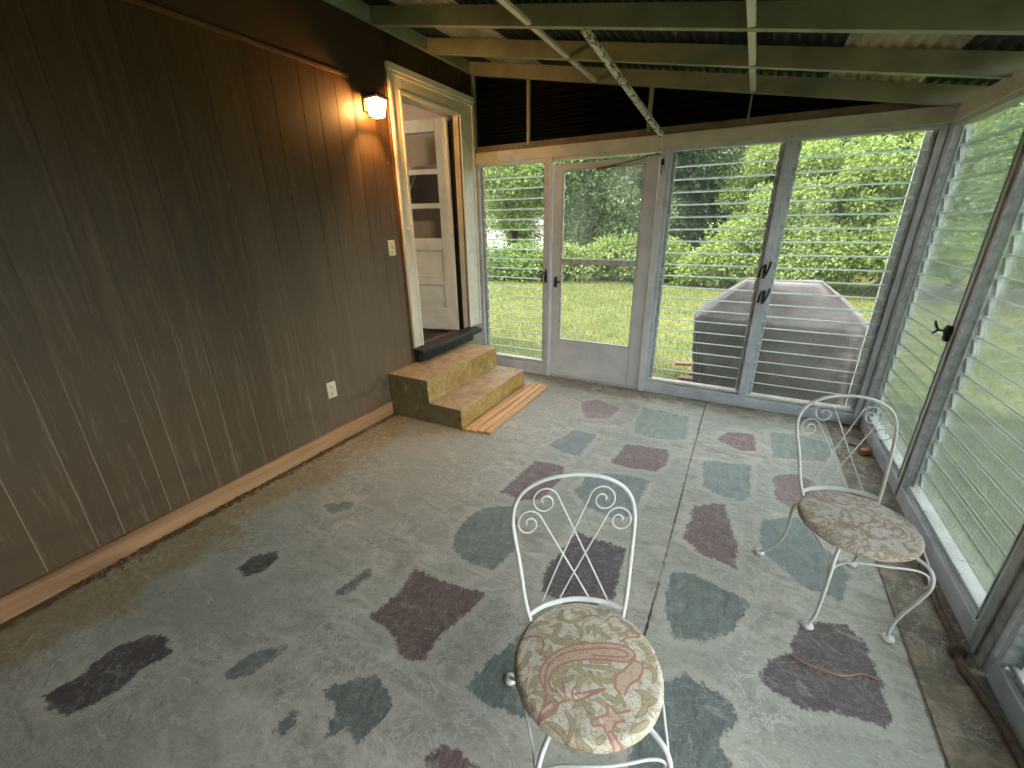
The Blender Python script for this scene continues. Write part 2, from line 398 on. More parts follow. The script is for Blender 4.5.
# ------------------------------------------------------------------ mesh helpers
class MB:
    def __init__(self): self.v = []; self.f = []; self.mi = []; self.sm = []
    def add(self, vs, fs, mi=0, smooth=False):
        o = len(self.v); self.v += [tuple(a) for a in vs]
        for f in fs: self.f.append([i+o for i in f]); self.mi.append(mi); self.sm.append(smooth)
        return self
    def box(self, x0, x1, y0, y1, z0, z1, mi=0):
        vs = [(x,y,z) for z in (z0,z1) for y in (y0,y1) for x in (x0,x1)]
        return self.add(vs, [(0,2,3,1),(4,5,7,6),(0,1,5,4),(2,6,7,3),(0,4,6,2),(1,3,7,5)], mi)
    def hexa(self, bottom, top, mi=0):
        n = len(bottom)
        fs = [tuple(range(n-1,-1,-1)), tuple(range(n,2*n))] + [(i,(i+1)%n,n+(i+1)%n,n+i) for i in range(n)]
        return self.add(list(bottom)+list(top), fs, mi)
    def obox(self, c, ex, ey, ez, mi=0):
        """box around centre c with half-axes ex, ey, ez (vectors)"""
        c, ex, ey, ez = V(c), V(ex), V(ey), V(ez)
        vs = [c+sx*ex+sy*ey+sz*ez for sz in (-1,1) for sy in (-1,1) for sx in (-1,1)]
        return self.add(vs, [(0,2,3,1),(4,5,7,6),(0,1,5,4),(2,6,7,3),(0,4,6,2),(1,3,7,5)], mi)
    def bar(self, a, b, w, h, mi=0, up=(0,0,1)):
        a, b = V(a), V(b); d = (b-a); L = d.length; d.normalize()
        s = d.cross(V(up)); s.normalize(); u = s.cross(d)
        return self.obox((a+b)/2, d*(L/2), s*(w/2), u*(h/2), mi)
    def tube(self, pts, r, seg=8, mi=0, closed=False, cap=True):
        pts = [V(p) for p in pts]; n = len(pts)
        rr = r if isinstance(r, (list, tuple)) else [r]*n
        rings = []; pn = None
        for i, p in enumerate(pts):
            if closed: t = pts[(i+1) % n]-pts[i-1]
            else: t = pts[min(i+1, n-1)]-pts[max(i-1, 0)]
            t.normalize()
            if pn is None:
                a = V((0,0,1)) if abs(t.z) < .9 else V((1,0,0)); pn = t.cross(a).normalized()
            else:
                pn = pn - t*pn.dot(t); pn.normalize()
            b = t.cross(pn)
            rings.append([p+rr[i]*(math.cos(2*PI*k/seg)*pn+math.sin(2*PI*k/seg)*b) for k in range(seg)])
        vs = [q for rg in rings for q in rg]; fs = []
        for i in range(n if closed else n-1):
            j = (i+1) % n
            for k in range(seg):
                l = (k+1) % seg
                fs.append((i*seg+k, i*seg+l, j*seg+l, j*seg+k))
        if cap and not closed:
            fs.append(tuple(range(seg-1,-1,-1))); fs.append(tuple((n-1)*seg+k for k in range(seg)))
        return self.add(vs, fs, mi, True)
    def lathe(self, prof, c=(0,0,0), seg=24, mi=0, axis='Z', smooth=True):
        vs = []; fs = []
        for (r, h) in prof:
            for k in range(seg):
                a = 2*PI*k/seg; p = (r*math.cos(a), r*math.sin(a), h)
                if axis == 'X': p = (p[2], p[0], p[1])
                if axis == 'Y': p = (p[0], p[2], p[1])
                vs.append((p[0]+c[0], p[1]+c[1], p[2]+c[2]))
        for i in range(len(prof)-1):
            for k in range(seg):
                l = (k+1) % seg; fs.append((i*seg+k, i*seg+l, (i+1)*seg+l, (i+1)*seg+k))
        fs.append(tuple(range(seg-1,-1,-1))); fs.append(tuple((len(prof)-1)*seg+k for k in range(seg)))
        return self.add(vs, fs, mi, smooth)
    def build(self, name, mats, parent=None, bevel=0, loc=None, fix=True):
        me = bpy.data.meshes.new(name); me.from_pydata(self.v, [], self.f)
        if not isinstance(mats, (list, tuple)): mats = [mats]
        for m in mats: me.materials.append(MAT[m] if isinstance(m, str) else m)
        me.polygons.foreach_set('material_index', self.mi); me.polygons.foreach_set('use_smooth', self.sm)
        if fix:
            bm = bmesh.new(); bm.from_mesh(me); bmesh.ops.recalc_face_normals(bm, faces=bm.faces); bm.to_mesh(me); bm.free()
        me.update()
        o = bpy.data.objects.new(name, me); COL.objects.link(o)
        if parent is not None: o.parent = parent
        if loc: o.location = loc
        if bevel:
            b = o.modifiers.new('edge', 'BEVEL'); b.width = bevel; b.segments = 2; b.limit_method = 'ANGLE'; b.angle_limit = math.radians(40)
        return o

def tag(o, label, cat, group=None, kind=None):
    o['label'] = label; o['category'] = cat
    if group: o['group'] = group
    if kind: o['kind'] = kind
    return o
def empty(name, loc=(0,0,0), rz=0):
    o = bpy.data.objects.new(name, None); COL.objects.link(o); o.location = loc; o.rotation_euler = (0,0,rz); o.empty_display_size = .1
    return o
def copy_tree(o, parent=None):
    c = o.copy(); COL.objects.link(c)
    if parent is not None: c.parent = parent
    for ch in list(o.children): copy_tree(ch, c)
    return c
def spline(pts, n=8, closed=False):
    """Catmull-Rom through pts"""
    P = [V(p) for p in pts]; out = []; m = len(P)
    for i in range(m if closed else m-1):
        if closed: a, b, c, d = P[i-1], P[i], P[(i+1) % m], P[(i+2) % m]
        else: a, b, c, d = P[max(i-1,0)], P[i], P[i+1], P[min(i+2,m-1)]
        for k in range(n):
            t = k/n
            out.append(.5*((2*b)+(c-a)*t+(2*a-5*b+4*c-d)*t*t+(3*b-a-3*c+d)*t**3))
    if not closed: out.append(P[-1])
    return out

# ------------------------------------------------------------------ floor
STONES = [
 ((70,66,68), [(43,696),(76,678),(101,658),(121,645),(149,635),(167,640),(171,653),(146,668),(114,693),(71,717),(48,708)]),
 ((62,62,60), [(239,568),(252,557),(278,549),(280,557),(263,572),(244,578)]),
 ((108,118,110), [(325,505),(358,500),(348,510),(330,514)]),
 ((92,102,96), [(330,598),(350,580),(371,567),(371,574),(350,592)]),
 ((96,110,106), [(220,675),(252,652),(287,645),(283,655),(252,672),(227,681)]),
 ((84,102,98), [(323,690),(353,678),(376,678),(391,696),(389,713),(358,744),(345,728),(325,737),(335,713)]),
 ((88,104,102), [(273,727),(293,708),(299,714),(284,737)]),
 ((92,68,68), [(414,568),(439,580),(484,594),(465,613),(439,639),(425,661),(403,659),(389,630),(368,618),(396,594)]),
 ((98,116,112), [(458,527),(477,510),(511,505),(518,520),(513,553),(492,570),(465,560),(452,546)]),
 ((104,86,94), [(500,492),(535,461),(566,466),(557,485),(540,500),(518,500)]),
 ((88,106,104), [(463,687),(492,659),(520,635),(545,668),(530,716),(511,714),(482,702)]),
 ((96,66,70), [(427,757),(444,745),(463,754),(482,768),(430,778)]),
 ((112,132,144), [(549,445),(575,430),(596,434),(580,456),(562,452)]),
 ((138,116,118), [(581,402),(597,399),(620,408),(608,419),(585,418)]),
 ((126,144,132), [(634,427),(644,407),(690,417),(685,440),(665,440),(635,434)]),
 ((112,88,90), [(611,462),(627,444),(669,450),(666,465),(655,471),(622,467)]),
 ((108,126,134), [(575,490),(590,474),(620,474),(650,481),(632,515),(610,518),(585,506)]),
 ((80,70,76), [(576,531),(627,549),(612,600),(575,612),(540,592),(546,570)]),
 ((126,88,88), [(717,440),(727,432),(754,434),(756,451),(740,451)]),
 ((112,134,136), [(704,460),(751,466),(750,496),(742,501),(716,495),(703,485)]),
 ((104,76,78), [(694,506),(725,504),(737,547),(736,569),(702,554),(684,537)]),
 ((94,112,110), [(669,574),(687,572),(750,600),(737,627),(707,643),(674,638),(667,617)]),
 ((86,102,104), [(664,683),(684,673),(722,696),(737,716),(717,744),(737,770),(700,800),(626,800),(629,744)]),
 ((122,138,130), [(770,432),(795,434),(835,445),(825,462),(772,457)]),
 ((126,100,100), [(774,476),(797,474),(815,483),(812,500),(793,509),(775,499)]),
 ((110,130,128), [(761,521),(777,519),(797,517),(850,575),(840,600),(805,588),(762,550)]),
 ((88,80,82), [(757,673),(788,652),(798,627),(813,622),(825,622),(846,626),(868,646),(868,653),(880,681),(892,718),(890,728),(868,723),(833,713),(808,710),(790,700),(765,690)]),
]
def poly_sd(px, py, poly):
    d = np.full(px.shape, 1e9); ins = np.zeros(px.shape, bool); n = len(poly)
    for i in range(n):
        ax, ay = poly[i]; bx, by = poly[(i+1) % n]
        ex, ey = bx-ax, by-ay; t = np.clip(((px-ax)*ex+(py-ay)*ey)/(ex*ex+ey*ey+1e-12), 0, 1)
        d = np.minimum(d, np.hypot(px-ax-t*ex, py-ay-t*ey))
        c = ((ay > py) != (by > py)) & (px < (bx-ax)*(py-ay)/((by-ay) if abs(by-ay) > 1e-12 else 1e-12)+ax)
        ins ^= c
    return np.where(ins, -d, d)
def line_d(px, py, pts):
    d = np.full(px.shape, 1e9)
    for (ax, ay), (bx, by) in zip(pts[:-1], pts[1:]):
        ex, ey = bx-ax, by-ay; t = np.clip(((px-ax)*ex+(py-ay)*ey)/(ex*ex+ey*ey+1e-12), 0, 1)
        d = np.minimum(d, np.hypot(px-ax-t*ex, py-ay-t*ey))
    return d
def grid_mesh(name, X, Y, Z, mat, smooth=True):
    ny, nx = X.shape
    v = np.stack([X, Y, Z], -1).reshape(-1, 3)
    i = np.arange(ny*nx).reshape(ny, nx)
    q = np.stack([i[:-1,:-1], i[:-1,1:], i[1:,1:], i[1:,:-1]], -1).reshape(-1, 4)
    return raw_mesh(name, v, q, mat, smooth)
def raw_mesh(name, v, q, mat, smooth=False):
    me = bpy.data.meshes.new(name); me.vertices.add(len(v)); me.vertices.foreach_set('co', np.asarray(v, np.float32).ravel())
    k = q.shape[1]
    me.loops.add(q.size); me.loops.foreach_set('vertex_index', q.ravel().astype(np.int32))
    me.polygons.add(len(q)); me.polygons.foreach_set('loop_start', np.arange(0, q.size, k, dtype=np.int32))
    me.polygons.foreach_set('use_smooth', np.full(len(q), smooth))
    me.materials.append(MAT[mat]); me.update(calc_edges=True)
    o = bpy.data.objects.new(name, me); COL.objects.link(o); return o
def fattr(o, name, arr):
    a = o.data.attributes.new(name, 'FLOAT', 'POINT'); a.data.foreach_set('value', np.asarray(arr, np.float32).ravel())
def cattr(o, name, arr):
    a = o.data.attributes.new(name, 'FLOAT_COLOR', 'POINT')
    a.data.foreach_set('color', np.asarray(arr, np.float32).ravel())

xs = np.arange(-.02, W+.06, .0145); ys = np.arange(-4.7, .09, .0145)
X, Y = np.meshgrid(xs, ys)
best = np.full(X.shape, 1e9); colr = np.zeros(X.shape+(4,)); colr[..., 3] = 1
for c, poly in STONES:
    pp = [tuple(onz(q, 0)[:2]) for q in poly]
    d = poly_sd(X, Y, pp); m = d < best
    best = np.where(m, d, best); colr[m, :3] = lin(*((c[0]*1.03+9, c[1]*.98+4, c[2]*.95+2) if c[0] > c[1]+12 else (c[0]*.98+6, c[1]*.95+4, c[2]*.95+4) if c[0] > c[1]+3 else (c[0]*1.0+5, c[1]*1.03+6, c[2]*.98+4)))
cr = np.minimum(line_d(X, Y, [(2.33,0),(2.325,-1.2),(2.335,-2.2),(2.32,-3.2),(2.33,-4.7)]),
                line_d(X, Y, [(3.2,.1),(3.205,-1.4),(3.2,-2.2),(3.19,-4.7)]))
cr = np.minimum(cr, line_d(X, Y, [tuple(onz(q,0)[:2]) for q in ((760,424),(800,430),(845,437))]))
flo = grid_mesh('floor', X, Y, np.zeros_like(X), 'floor')
fattr(flo, 'stone_d', best); cattr(flo, 'stone_c', colr); fattr(flo, 'crack', cr)
tag(flo, 'weathered concrete porch floor with inlaid maroon, green and blue flagstones', 'floor', kind='structure')
slab = MB().box(-.02, W+.09, -4.7, .10, -.18, -.004).build('floor_slab', 'gravel')
tag(slab, 'edge of the concrete slab under the porch floor', 'floor', kind='structure')

# ------------------------------------------------------------------ left wall: grooved brown panelling
GRO = [-4.7,-4.5,-4.3,-4.1,-3.97,-3.80,-3.70,-3.535,-3.36,-3.262,-3.065,-2.975,-2.82,-2.705,-2.54,-2.372,-2.172,-2.02,-1.84,-1.72,-1.58,-1.44,-1.32,-1.20,-1.115]
ZT, ZSEAM = 2.735, 2.385
tints = []
wl = MB()
def board(y0, y1, z0, z1, t, x=0.0, th=.02):
    g = .0020 if z1 < 2.4 else .0013
    wl.box(x-th, x, y0+g, y1-g, z0, z1, 0); tints.extend([t]*8)
rt = random.Random(5)
for a, b in zip(GRO[:-1], GRO[1:]):
    t = .3+.4*rt.random()
    board(a, b, .0, ZSEAM, t)
    board(a, b, ZSEAM+.002, ZT+.16, (t+rt.random()*.4) % 1, -.003)
for a, b in ((-1.115,-.95),(-.95,-.75),(-.75,-.6),(-.6,-.4),(-.4,-.2),(-.2,.02)):
    board(a, b, 2.553, ZT+.16, rt.random()*.8, -.003)
wl.box(-.03, -.0014, -4.7, -1.116, 0, ZT+.16, 1); tints.extend([0]*8)
wl.box(-.03, -.0065, -1.116, .02, 2.553, ZT+.16, 1); tints.extend([0]*8)
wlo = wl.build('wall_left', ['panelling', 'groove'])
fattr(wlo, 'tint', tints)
tag(wlo, 'dark brown grooved wood panelling on the house wall', 'wall', kind='structure')
o = MB().box(-.001, .011, -4.7, -1.46, ZSEAM-.006, ZSEAM+.014).build('trim_1', 'brown_trim', bevel=.003)
tag(o, 'thin brown wood strip covering the seam high on the panelling', 'trim', kind='structure')
o = MB().box(.0, .02, -4.7, -1.445, .0, .108).build('baseboard_left', 'raw_board', bevel=.003)
tag(o, 'raw unpainted wood baseboard along the brown panelling', 'baseboard', kind='structure')

o = MB().box(.0, W+.07, -4.78, -4.7, 0, 2.75).build('wall_back', 'brown_trim')  # unseen wall added to cut the light from the rear
tag(o, 'wall closing the porch behind the camera', 'wall', kind='structure')
# ------------------------------------------------------------------ house door opening, casing, room behind
cs = MB()
for y0, y1 in ((-1.108,-.99),(-.24,-.03)):
    cs.box(-.01, .022, y0, y1, .485 if y0 < -1 else .485, 2.553)
cs.box(-.01, .0225, -.99, -.24, 2.385, 2.553)
cs.box(.0, .040, -1.118, -.018, 2.512, 2.556)                 # cap moulding
cs.box(.0, .031, -1.112, -.024, 2.488, 2.513)
cs.box(.0, .033, -1.112, -1.088, .485, 2.49)                   # outer back band
cs.box(.0, .033, -.052, -.026, .485, 2.49)
cs.box(.0, .032, -1.012, -.218, 2.383, 2.408)                  # inner bead
cs.box(.0, .032, -1.012, -.990, .485, 2.385)
cs.box(.0, .032, -.24, -.216, .485, 2.385)
d2 = empty('door_2', (0,0,0)); d2['kind'] = 'structure'; tag(d2, 'white house door standing open inside its cream casing above the steps', 'door', kind='structure')
cs.build('casing', 'cream_trim', d2, bevel=.004)
MB().box(-.005, .012, -1.128, -1.109, .36, 2.56).build('edge_strip', 'brown_trim', d2, bevel=.002)
jb = MB(); jb.box(-.13, -.008, -1.01, -.99, .45, 2.40).box(-.13, -.008, -.24, -.22, .45, 2.40).box(-.13, -.008, -1.01, -.22, 2.385, 2.41)
jb.box(-.075, -.06, -.991, -.975, .45, 2.386)
jb.build('jamb', 'cream_trim', d2, bevel=.002)
MB().box(-.10, -.055, -.256, -.241, .46, 2.384).build('gasket', 'black_metal', d2)  # black strip put in for the shaded gap at the hinge side
MB().box(-.13, .0, -.99, -.24, .435, .458).build('sill_board', 'threshold_wood', d2, bevel=.003)
# open leaf: local frame u along the leaf from the hinge, w = visible face
lf = empty('door_leaf', (-.07,-.325,.462), math.atan2(-.21,-.978)); lf.parent = d2
TH = .040; LW = .735; LH = 1.90
def lbox(m, u0, u1, z0, z1, w0=0, w1=-TH, mi=0): m.box(u0, u1, min(w0,w1), max(w0,w1), z0, z1, mi)
# local +x runs away from the hinge, the visible face looks to local +y
m = MB()
for u0, u1 in ((0,.115),(LW-.115,LW)): lbox(m, u0, u1, 0, LH)
for z0, z1 in ((0,.215),(.455,.55),(.79,.90),(1.80,LH)): lbox(m, .115, LW-.115, z0, z1)
m.build('frame', 'cream_trim', lf, bevel=.004)
m = MB()
for z0, z1 in ((.215,.455),(.55,.79)): lbox(m, .127, LW-.127, z0+.012, z1-.012, -.016, -.028); lbox(m, .11, LW-.11, z0-.005, z1+.005, -.021, -.027)
m.build('panel', 'cream_trim', lf, bevel=.002)
m = MB()
for z in (1.192,1.482): lbox(m, .115, LW-.115, z-.022, z+.022, -.004, -.036)
m.build('muntin', 'cream_trim', lf, bevel=.003)
m = MB(); lbox(m, .115, LW-.115, .90, 1.80, -.018, -.022); m.build('glass', 'door_glass', lf)
for z in (.18,.95,1.70):
    MB().lathe([(.007,-.045),(.007,.045)], (-.006, .004, z), 10).build('hinge', 'cream_paint', lf)
m = MB().lathe([(.012,.0),(.012,.03),(.026,.04),(.028,.055),(.018,.068)], (LW-.06, 0, .52), 16, axis='Y')
m.build('knob', 'brass_dark', lf)

o = tag(MB().box(-.05, -.034, -4.7, -1.02, .0, 3.1).box(-.05, -.034, -.21, .1, 0, 3.1).box(-.05, -.034, -1.02, -.21, 2.42, 3.1).box(-.05,-.034,-1.02,-.21,0,.43).build('wall_house', 'house_siding'), 'outer sheathing of the house behind the panelling', 'wall', kind='structure')
o = tag(MB().box(-3.6, -.05, -2.6, .02, .36, .44).build('floor_room', 'room_floor'), 'dark floor of the room beyond the house door', 'floor', kind='structure')
m = MB().box(-3.7,-3.6,-2.6,.02,.36,3.0).box(-3.6,-.05,-2.7,-2.6,.36,3.0).box(-3.6,-.05,.02,.10,0,3.0).box(-.128,-.052,-2.6,-1.02,.44,2.9).box(-.128,-.052,-.21,.02,.44,2.9).box(-.128,-.052,-1.02,-.21,2.42,2.9)
tag(m.build('wall_room', 'room_wall'), 'beige walls of the room beyond the house door', 'wall', kind='structure')
tag(MB().box(-3.7,-.05,-2.7,.1,2.9,3.0).build('ceiling_room', 'room_wall'), 'beige ceiling of the room beyond the house door', 'ceiling', kind='structure')
tag(MB().box(-7.0,.05,-9.0,.25,3.1,3.25).build('roof_house', 'shed_roof'), 'flat eaves of the house above the porch', 'roof', kind='structure')  # out-of-view slab added over the house as a sun block

# black door sill slab and its riser
th = empty('door_sill_slab', (0,0,.355)); tag(th, 'worn black sill slab sticking out above the ochre steps', 'door sill')
m = MB(); m.hexa([(-.02,-1.115,.075),(.115,-1.115,.072),(.115,-.15,.072),(-.02,-.15,.075)], [(-.02,-1.115,.128),(.115,-1.115,.120),(.115,-.15,.120),(-.02,-.15,.128)])
m.build('slab', 'black_slab', th, bevel=.012)
MB().box(-.02,.06,-1.10,-.24,.0,.076).build('riser', 'black_slab', th, bevel=.006)

# ochre steps
st = MB()
prof = [(.002,0),(.41,0),(.715,0),(.71,.165),(.41,.166),(.407,.355),(.002,.355),(.002,.165)]
st.add([(x,-1.438,z) for x, z in prof]+[(x,-.365,z) for x, z in prof],
       [(0,1,4,7),(1,2,3,4),(7,4,5,6),(8,15,12,9),(9,12,11,10),(15,14,13,12)]+[(i,8+i,8+(i+1)%8,(i+1)%8) for i in range(8)])
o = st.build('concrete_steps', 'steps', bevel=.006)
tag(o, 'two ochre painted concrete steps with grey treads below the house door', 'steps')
# slatted boards on the floor
dk = empty('slatted_wood_mat', (.725,-.86,0)); tag(dk, 'flat slatted wooden mat on the floor in front of the ochre steps', 'wooden mat')
for i in range(4):
    x0 = .000+i*.058
    MB().box(x0, x0+.052, -.585+.012*i, .545+.004*i, .0, .020).build('plank', 'deck_board', dk, bevel=.003)

# ------------------------------------------------------------------ lantern
la = empty('wall_lantern', (0,-1.335,2.23)); tag(la, 'lit lantern with frosted panes and dark metal cap beside the door casing', 'wall lamp')
m = MB().box(.0,.016,-.028,.028,-.02,.10); m.build('back_plate', 'brass_dark', la, bevel=.006)
m = MB().tube(spline([(.012,0,.055),(.04,0,.085),(.075,0,.098),(.098,0,.092)],6), .006, 8); m.build('arm', 'brass_dark', la)
cx = .098
def sq(h, z): return [(cx-h,-h,z),(cx+h,-h,z),(cx+h,h,z),(cx-h,h,z)]
m = MB(); m.hexa(sq(.064,.050), sq(.060,.058)); m.hexa(sq(.058,.058), sq(.022,.084)); m.lathe([(.012,.084),(.008,.094),(.010,.1),(.003,.112)], (cx,0,0), 12)
m.build('cap', 'brass_dark', la, bevel=.002)
m = MB()
for sx in (-1,1):
    for sy in (-1,1): m.bar((cx+sx*.052, sy*.052, .05), (cx+sx*.037, sy*.037, -.062), .006, .006)
for h, z in ((.052,.047),(.0375,-.060)):
    q = sq(h, z)
    for i in range(4): m.bar(q[i], q[(i+1)%4], .006, .006)
m.build('frame', 'brass_dark', la)
m = MB()
T, B = sq(.050,.048), sq(.0355,-.058)
for i in range(4):
    j = (i+1) % 4; m.add([B[i],B[j],T[j],T[i]], [(0,1,2,3)])
o = m.build('glass_panes', 'lamp_glass', la, fix=False)
s = o.modifiers.new('thick', 'SOLIDIFY'); s.thickness = .002
MB().lathe([(.004,-.08),(.007,-.074),(.006,-.066)], (cx,0,0), 10).build('base', 'brass_dark', la, bevel=.002)
MB().lathe([(.001,-.02),(.012,-.012),(.016,.004),(.010,.02),(.006,.034)], (cx,0,0), 14).build('bulb', 'bulb', la)

# switch, outlet, bell button, hook
def cover_plate(name, y, z, label, cat):
    r = empty(name, (0,y,z)); tag(r, label, cat)
    MB().box(-.001,.006,-.036,.036,-.058,.058).build('plate', 'ivory_plastic', r, bevel=.003)
    return r
r = cover_plate('light_switch', -1.235, 1.323, 'ivory toggle light switch on the panelling beside the door casing', 'light switch')
MB().box(.005,.018,-.005,.005,-.004,.014).build('toggle', 'ivory_plastic', r, bevel=.002)
for z in (-.03,.03): MB().lathe([(.004,.005),(.004,.0072)], (0,0,z), 8, axis='X').build('screw', 'ivory_dark', r)
r = cover_plate('wall_outlet', -1.985, .405, 'ivory double outlet low on the panelling above the baseboard', 'outlet')
for z in (-.022,.022):
    f = MB().lathe([(.016,.005),(.0155,.0085)], (0,0,z), 18, axis='X').build('socket', 'ivory_plastic', r)
    MB().box(.008,.0092,-.007,-.005,z-.002,z+.007).box(.008,.0092,.005,.007,z-.002,z+.007).lathe([(.0025,.008),(.0025,.0092)],(0,0,z-.008),8,axis='X').build('slot', 'ivory_dark', f)
o = MB().lathe([(.015,.022),(.015,.028),(.010,.033),(.003,.034)], (0,-1.055,1.452), 16, axis='X').build('bell_button', 'cream_paint')
tag(o, 'small round button on the left side of the cream door casing', 'button')
o = MB().tube([(.0,-2.277,2.16),(.014,-2.277,2.155),(.02,-2.277,2.14),(.016,-2.277,2.128),(.008,-2.277,2.13)], .0028, 6).build('wall_hook', 'brass_dark')
tag(o, 'tiny metal hook high on the brown panelling under the seam strip', 'hook')

# ------------------------------------------------------------------ far wall: header, infill, windows, storm door
SL = -.185
def rz(x): return 2.717+SL*(x-.04)          # underside of the rafters
o = MB().box(.0, W+.0, -.012, .075, 2.02, 2.112).box(.0, W, .005, .07, 1.995, 2.022).build('trim_2', 'cream_paint', bevel=.004)
tag(o, 'cream painted header beam over the far windows and storm door', 'beam', kind='structure')
o = MB().box(.0, W-.03, .012, .05, 2.112, 2.165).build('trim_3', 'dusty_trim', bevel=.003)
tag(o, 'dull strip lying on the far header beam under the dark sheets', 'trim', kind='structure')
def corr_wall():
    zs = np.arange(2.14, 2.80, .004); xx = np.linspace(.0, W, 60)
    XX, ZZ = np.meshgrid(xx, zs); YY = .045+.008*np.sin(ZZ*2*PI/.058)
    o = grid_mesh('wall_far', XX, YY, ZZ, 'dark_sheet')
    bm = bmesh.new(); bm.from_mesh(o.data)
    bmesh.ops.bisect_plane(bm, geom=bm.verts[:]+bm.edges[:]+bm.faces[:], plane_co=(.04,0,2.717+.06), plane_no=(-SL,0,1), clear_outer=True)
    bm.to_mesh(o.data); bm.free()
    s = o.modifiers.new('t', 'SOLIDIFY'); s.thickness = .002
    return o
tag(corr_wall(), 'black corrugated sheets closing the gable above the far windows', 'wall', kind='structure')
for i, (x, w) in enumerate(((.572,.028),(1.612,.03),(2.30,.012),(.014,.024))):
    o = MB().box(x-w/2, x+w/2, .002, .036, 2.14, rz(x)+.02).build('gable_stud', 'rafter_paint', bevel=.002)
    tag(o, ['thin upright strip across the black gable sheets left of the glow from the lantern','upright strip on the black gable sheets behind the peeling brace','narrowest upright strip on the black gable sheets towards the low end','pale corner strip where the black gable meets the brown panelling'][i], 'strip', kind='structure')

NS = 20
def louver_window(name, label, x0, x1, flip, z0=.115, z1=1.992, glass='louver_glass', worn=False, frame_in=.045, latch=None, fd=.05, sheet=False, edge='glass_edge'):
    """jalousie window built along local x, inner face at local y=0, outside towards +y"""
    r = empty(name); tag(r, label, 'window', kind='structure')
    fm = 'grey_frame_worn' if worn else 'grey_frame'
    m = MB()
    m.box(x0-frame_in, x0, -.004, fd, z0-.02, z1+.02).box(x1, x1+frame_in, -.004, fd, z0-.02, z1+.02)
    m.box(x0-frame_in, x1+frame_in, -.003, fd, z1, z1+.03)
    m.build('frame', fm, r, bevel=.003)
    MB().hexa([(x0-frame_in,-.006,.0),(x1+frame_in,-.006,.0),(x1+frame_in,.085,.0),(x0-frame_in,.085,.0)],
              [(x0-frame_in,-.006,z0-.012),(x1+frame_in,-.006,z0-.012),(x1+frame_in,.085,z0-.002),(x0-frame_in,.085,z0-.002)]).build('sill', fm, r, bevel=.004)
    MB().box(x0, x1, .012, .07, z0-.002, z0+.018).build('sill_ledge', 'sill_white', r, bevel=.003)
    ch = MB(); cl = MB(); gl = MB()
    p = (z1-z0-.03)/NS
    for side, xa in ((1, x0), (-1, x1)):
        a, b = sorted((xa, xa+side*.024)); ch.box(a, b, .03, .036, z0, z1).box(min(xa,xa+side*.004), max(xa,xa+side*.004), fd-.02, .075, z0, z1)
    ang = math.radians(11); ca, sa = math.cos(ang), math.sin(ang)
    for i in range(NS):
        zc = z0+.02+p*(i+.5); yc = .058
        hh = p/2+.005
        u = V((0, -sa, ca)); n = V((0, ca, sa)); c = V(((x0+x1)/2, yc, zc))
        hx = (x1-x0)/2-.008
        o0 = len(gl.v); t = .0036
        gl.obox(c, V((hx,0,0)), n*t, u*hh, 0)
        gl.mi[-6] = gl.mi[-5] = 1                         # lower and upper ground edges
        e = .0026 if sheet else .0032
        gl.obox(c-u*hh, V((hx,0,0)), (n+u)*e*.8, (u-n)*e*.8, 1)      # bead added to widen the visible line of the lower edge
        for side, xa in ((1, x0+.006), (-1, x1-.006)):
            cl.obox((xa+side*.012, yc-.008, zc), V((.012,0,0)), n*.002, u*(hh*.72))
            cl.obox((xa+side*.006, yc-.016, zc+.012), V((.005,0,0)), V((0,.012,0)), V((0,0,.009)))
    ch.build('louver_channel', 'channel_metal', r)
    cl.build('louver_clips', 'grey_frame_worn' if sheet else 'clip_metal', r)
    gl.build('glass_louvers', [glass, edge], r)
    if sheet: MB().box(x0, x1, .004, .007, z0, z1).build('storm_sheet', 'hazy_sheet', r)
    if latch:
        for lx, lz in latch:
            m = MB().box(lx-.010, lx+.010, -.012, .0, lz-.05, lz+.05)
            m.tube(spline([(lx,-.012,lz-.03),(lx+.010,-.05,lz-.02),(lx+.022,-.07,lz+.03),(lx+.030,-.072,lz+.08)],5), .008, 7)
            m.tube(spline([(lx,-.012,lz+.05),(lx-.024,-.035,lz+.03),(lx-.032,-.04,lz-.04)],5), .0075, 7)
            m.build('crank_lever', 'black_metal', r)
    return r
louver_window('window_1', 'tall narrow louvred window between the house wall and the storm door', .055, .745, 0, .13, 1.992, 'louver_glass', latch=[(.768,1.00)])
louver_window('window_2', 'louvred window right of the storm door with the covered grill behind it', 1.815, 2.560, 0, .112, 1.992, 'louver_glass', latch=[(2.580,1.12)], frame_in=.035)
louver_window('window_3', 'louvred far window nearest the right corner of the porch', 2.630, 3.362, 0, .098, 1.998, 'louver_glass', latch=[(2.606,.93)], frame_in=.035)
o = MB().box(.0,.012,-.006,.05,0,2.02).build('trim_4', 'cream_paint', bevel=.002); tag(o, 'cream edge strip between the panelled wall and the narrow window', 'trim', kind='structure')
o = MB().box(3.397, W+.05, -.008, .09, 0, 2.03).build('trim_5', 'grey_frame_worn', bevel=.004); tag(o, 'weathered grey corner post between the far and right windows', 'post', kind='structure')
o = MB().box(1.732, 1.781, -.014, .06, 0, 2.022).build('trim_6', 'storm_white', bevel=.004); tag(o, 'white post on the hinge side of the storm door', 'post', kind='structure')
o = MB().box(.787, .812, -.012, .06, 0, 2.022).build('trim_7', 'storm_white', bevel=.003); tag(o, 'white post on the latch side of the storm door', 'post', kind='structure')

o = MB().box(3.315, 3.362, .095, .125, .0, 2.02).build('trim_12', 'sill_white', bevel=.003); tag(o, 'white outer corner board with peeling paint seen through the louvres', 'trim', kind='structure')
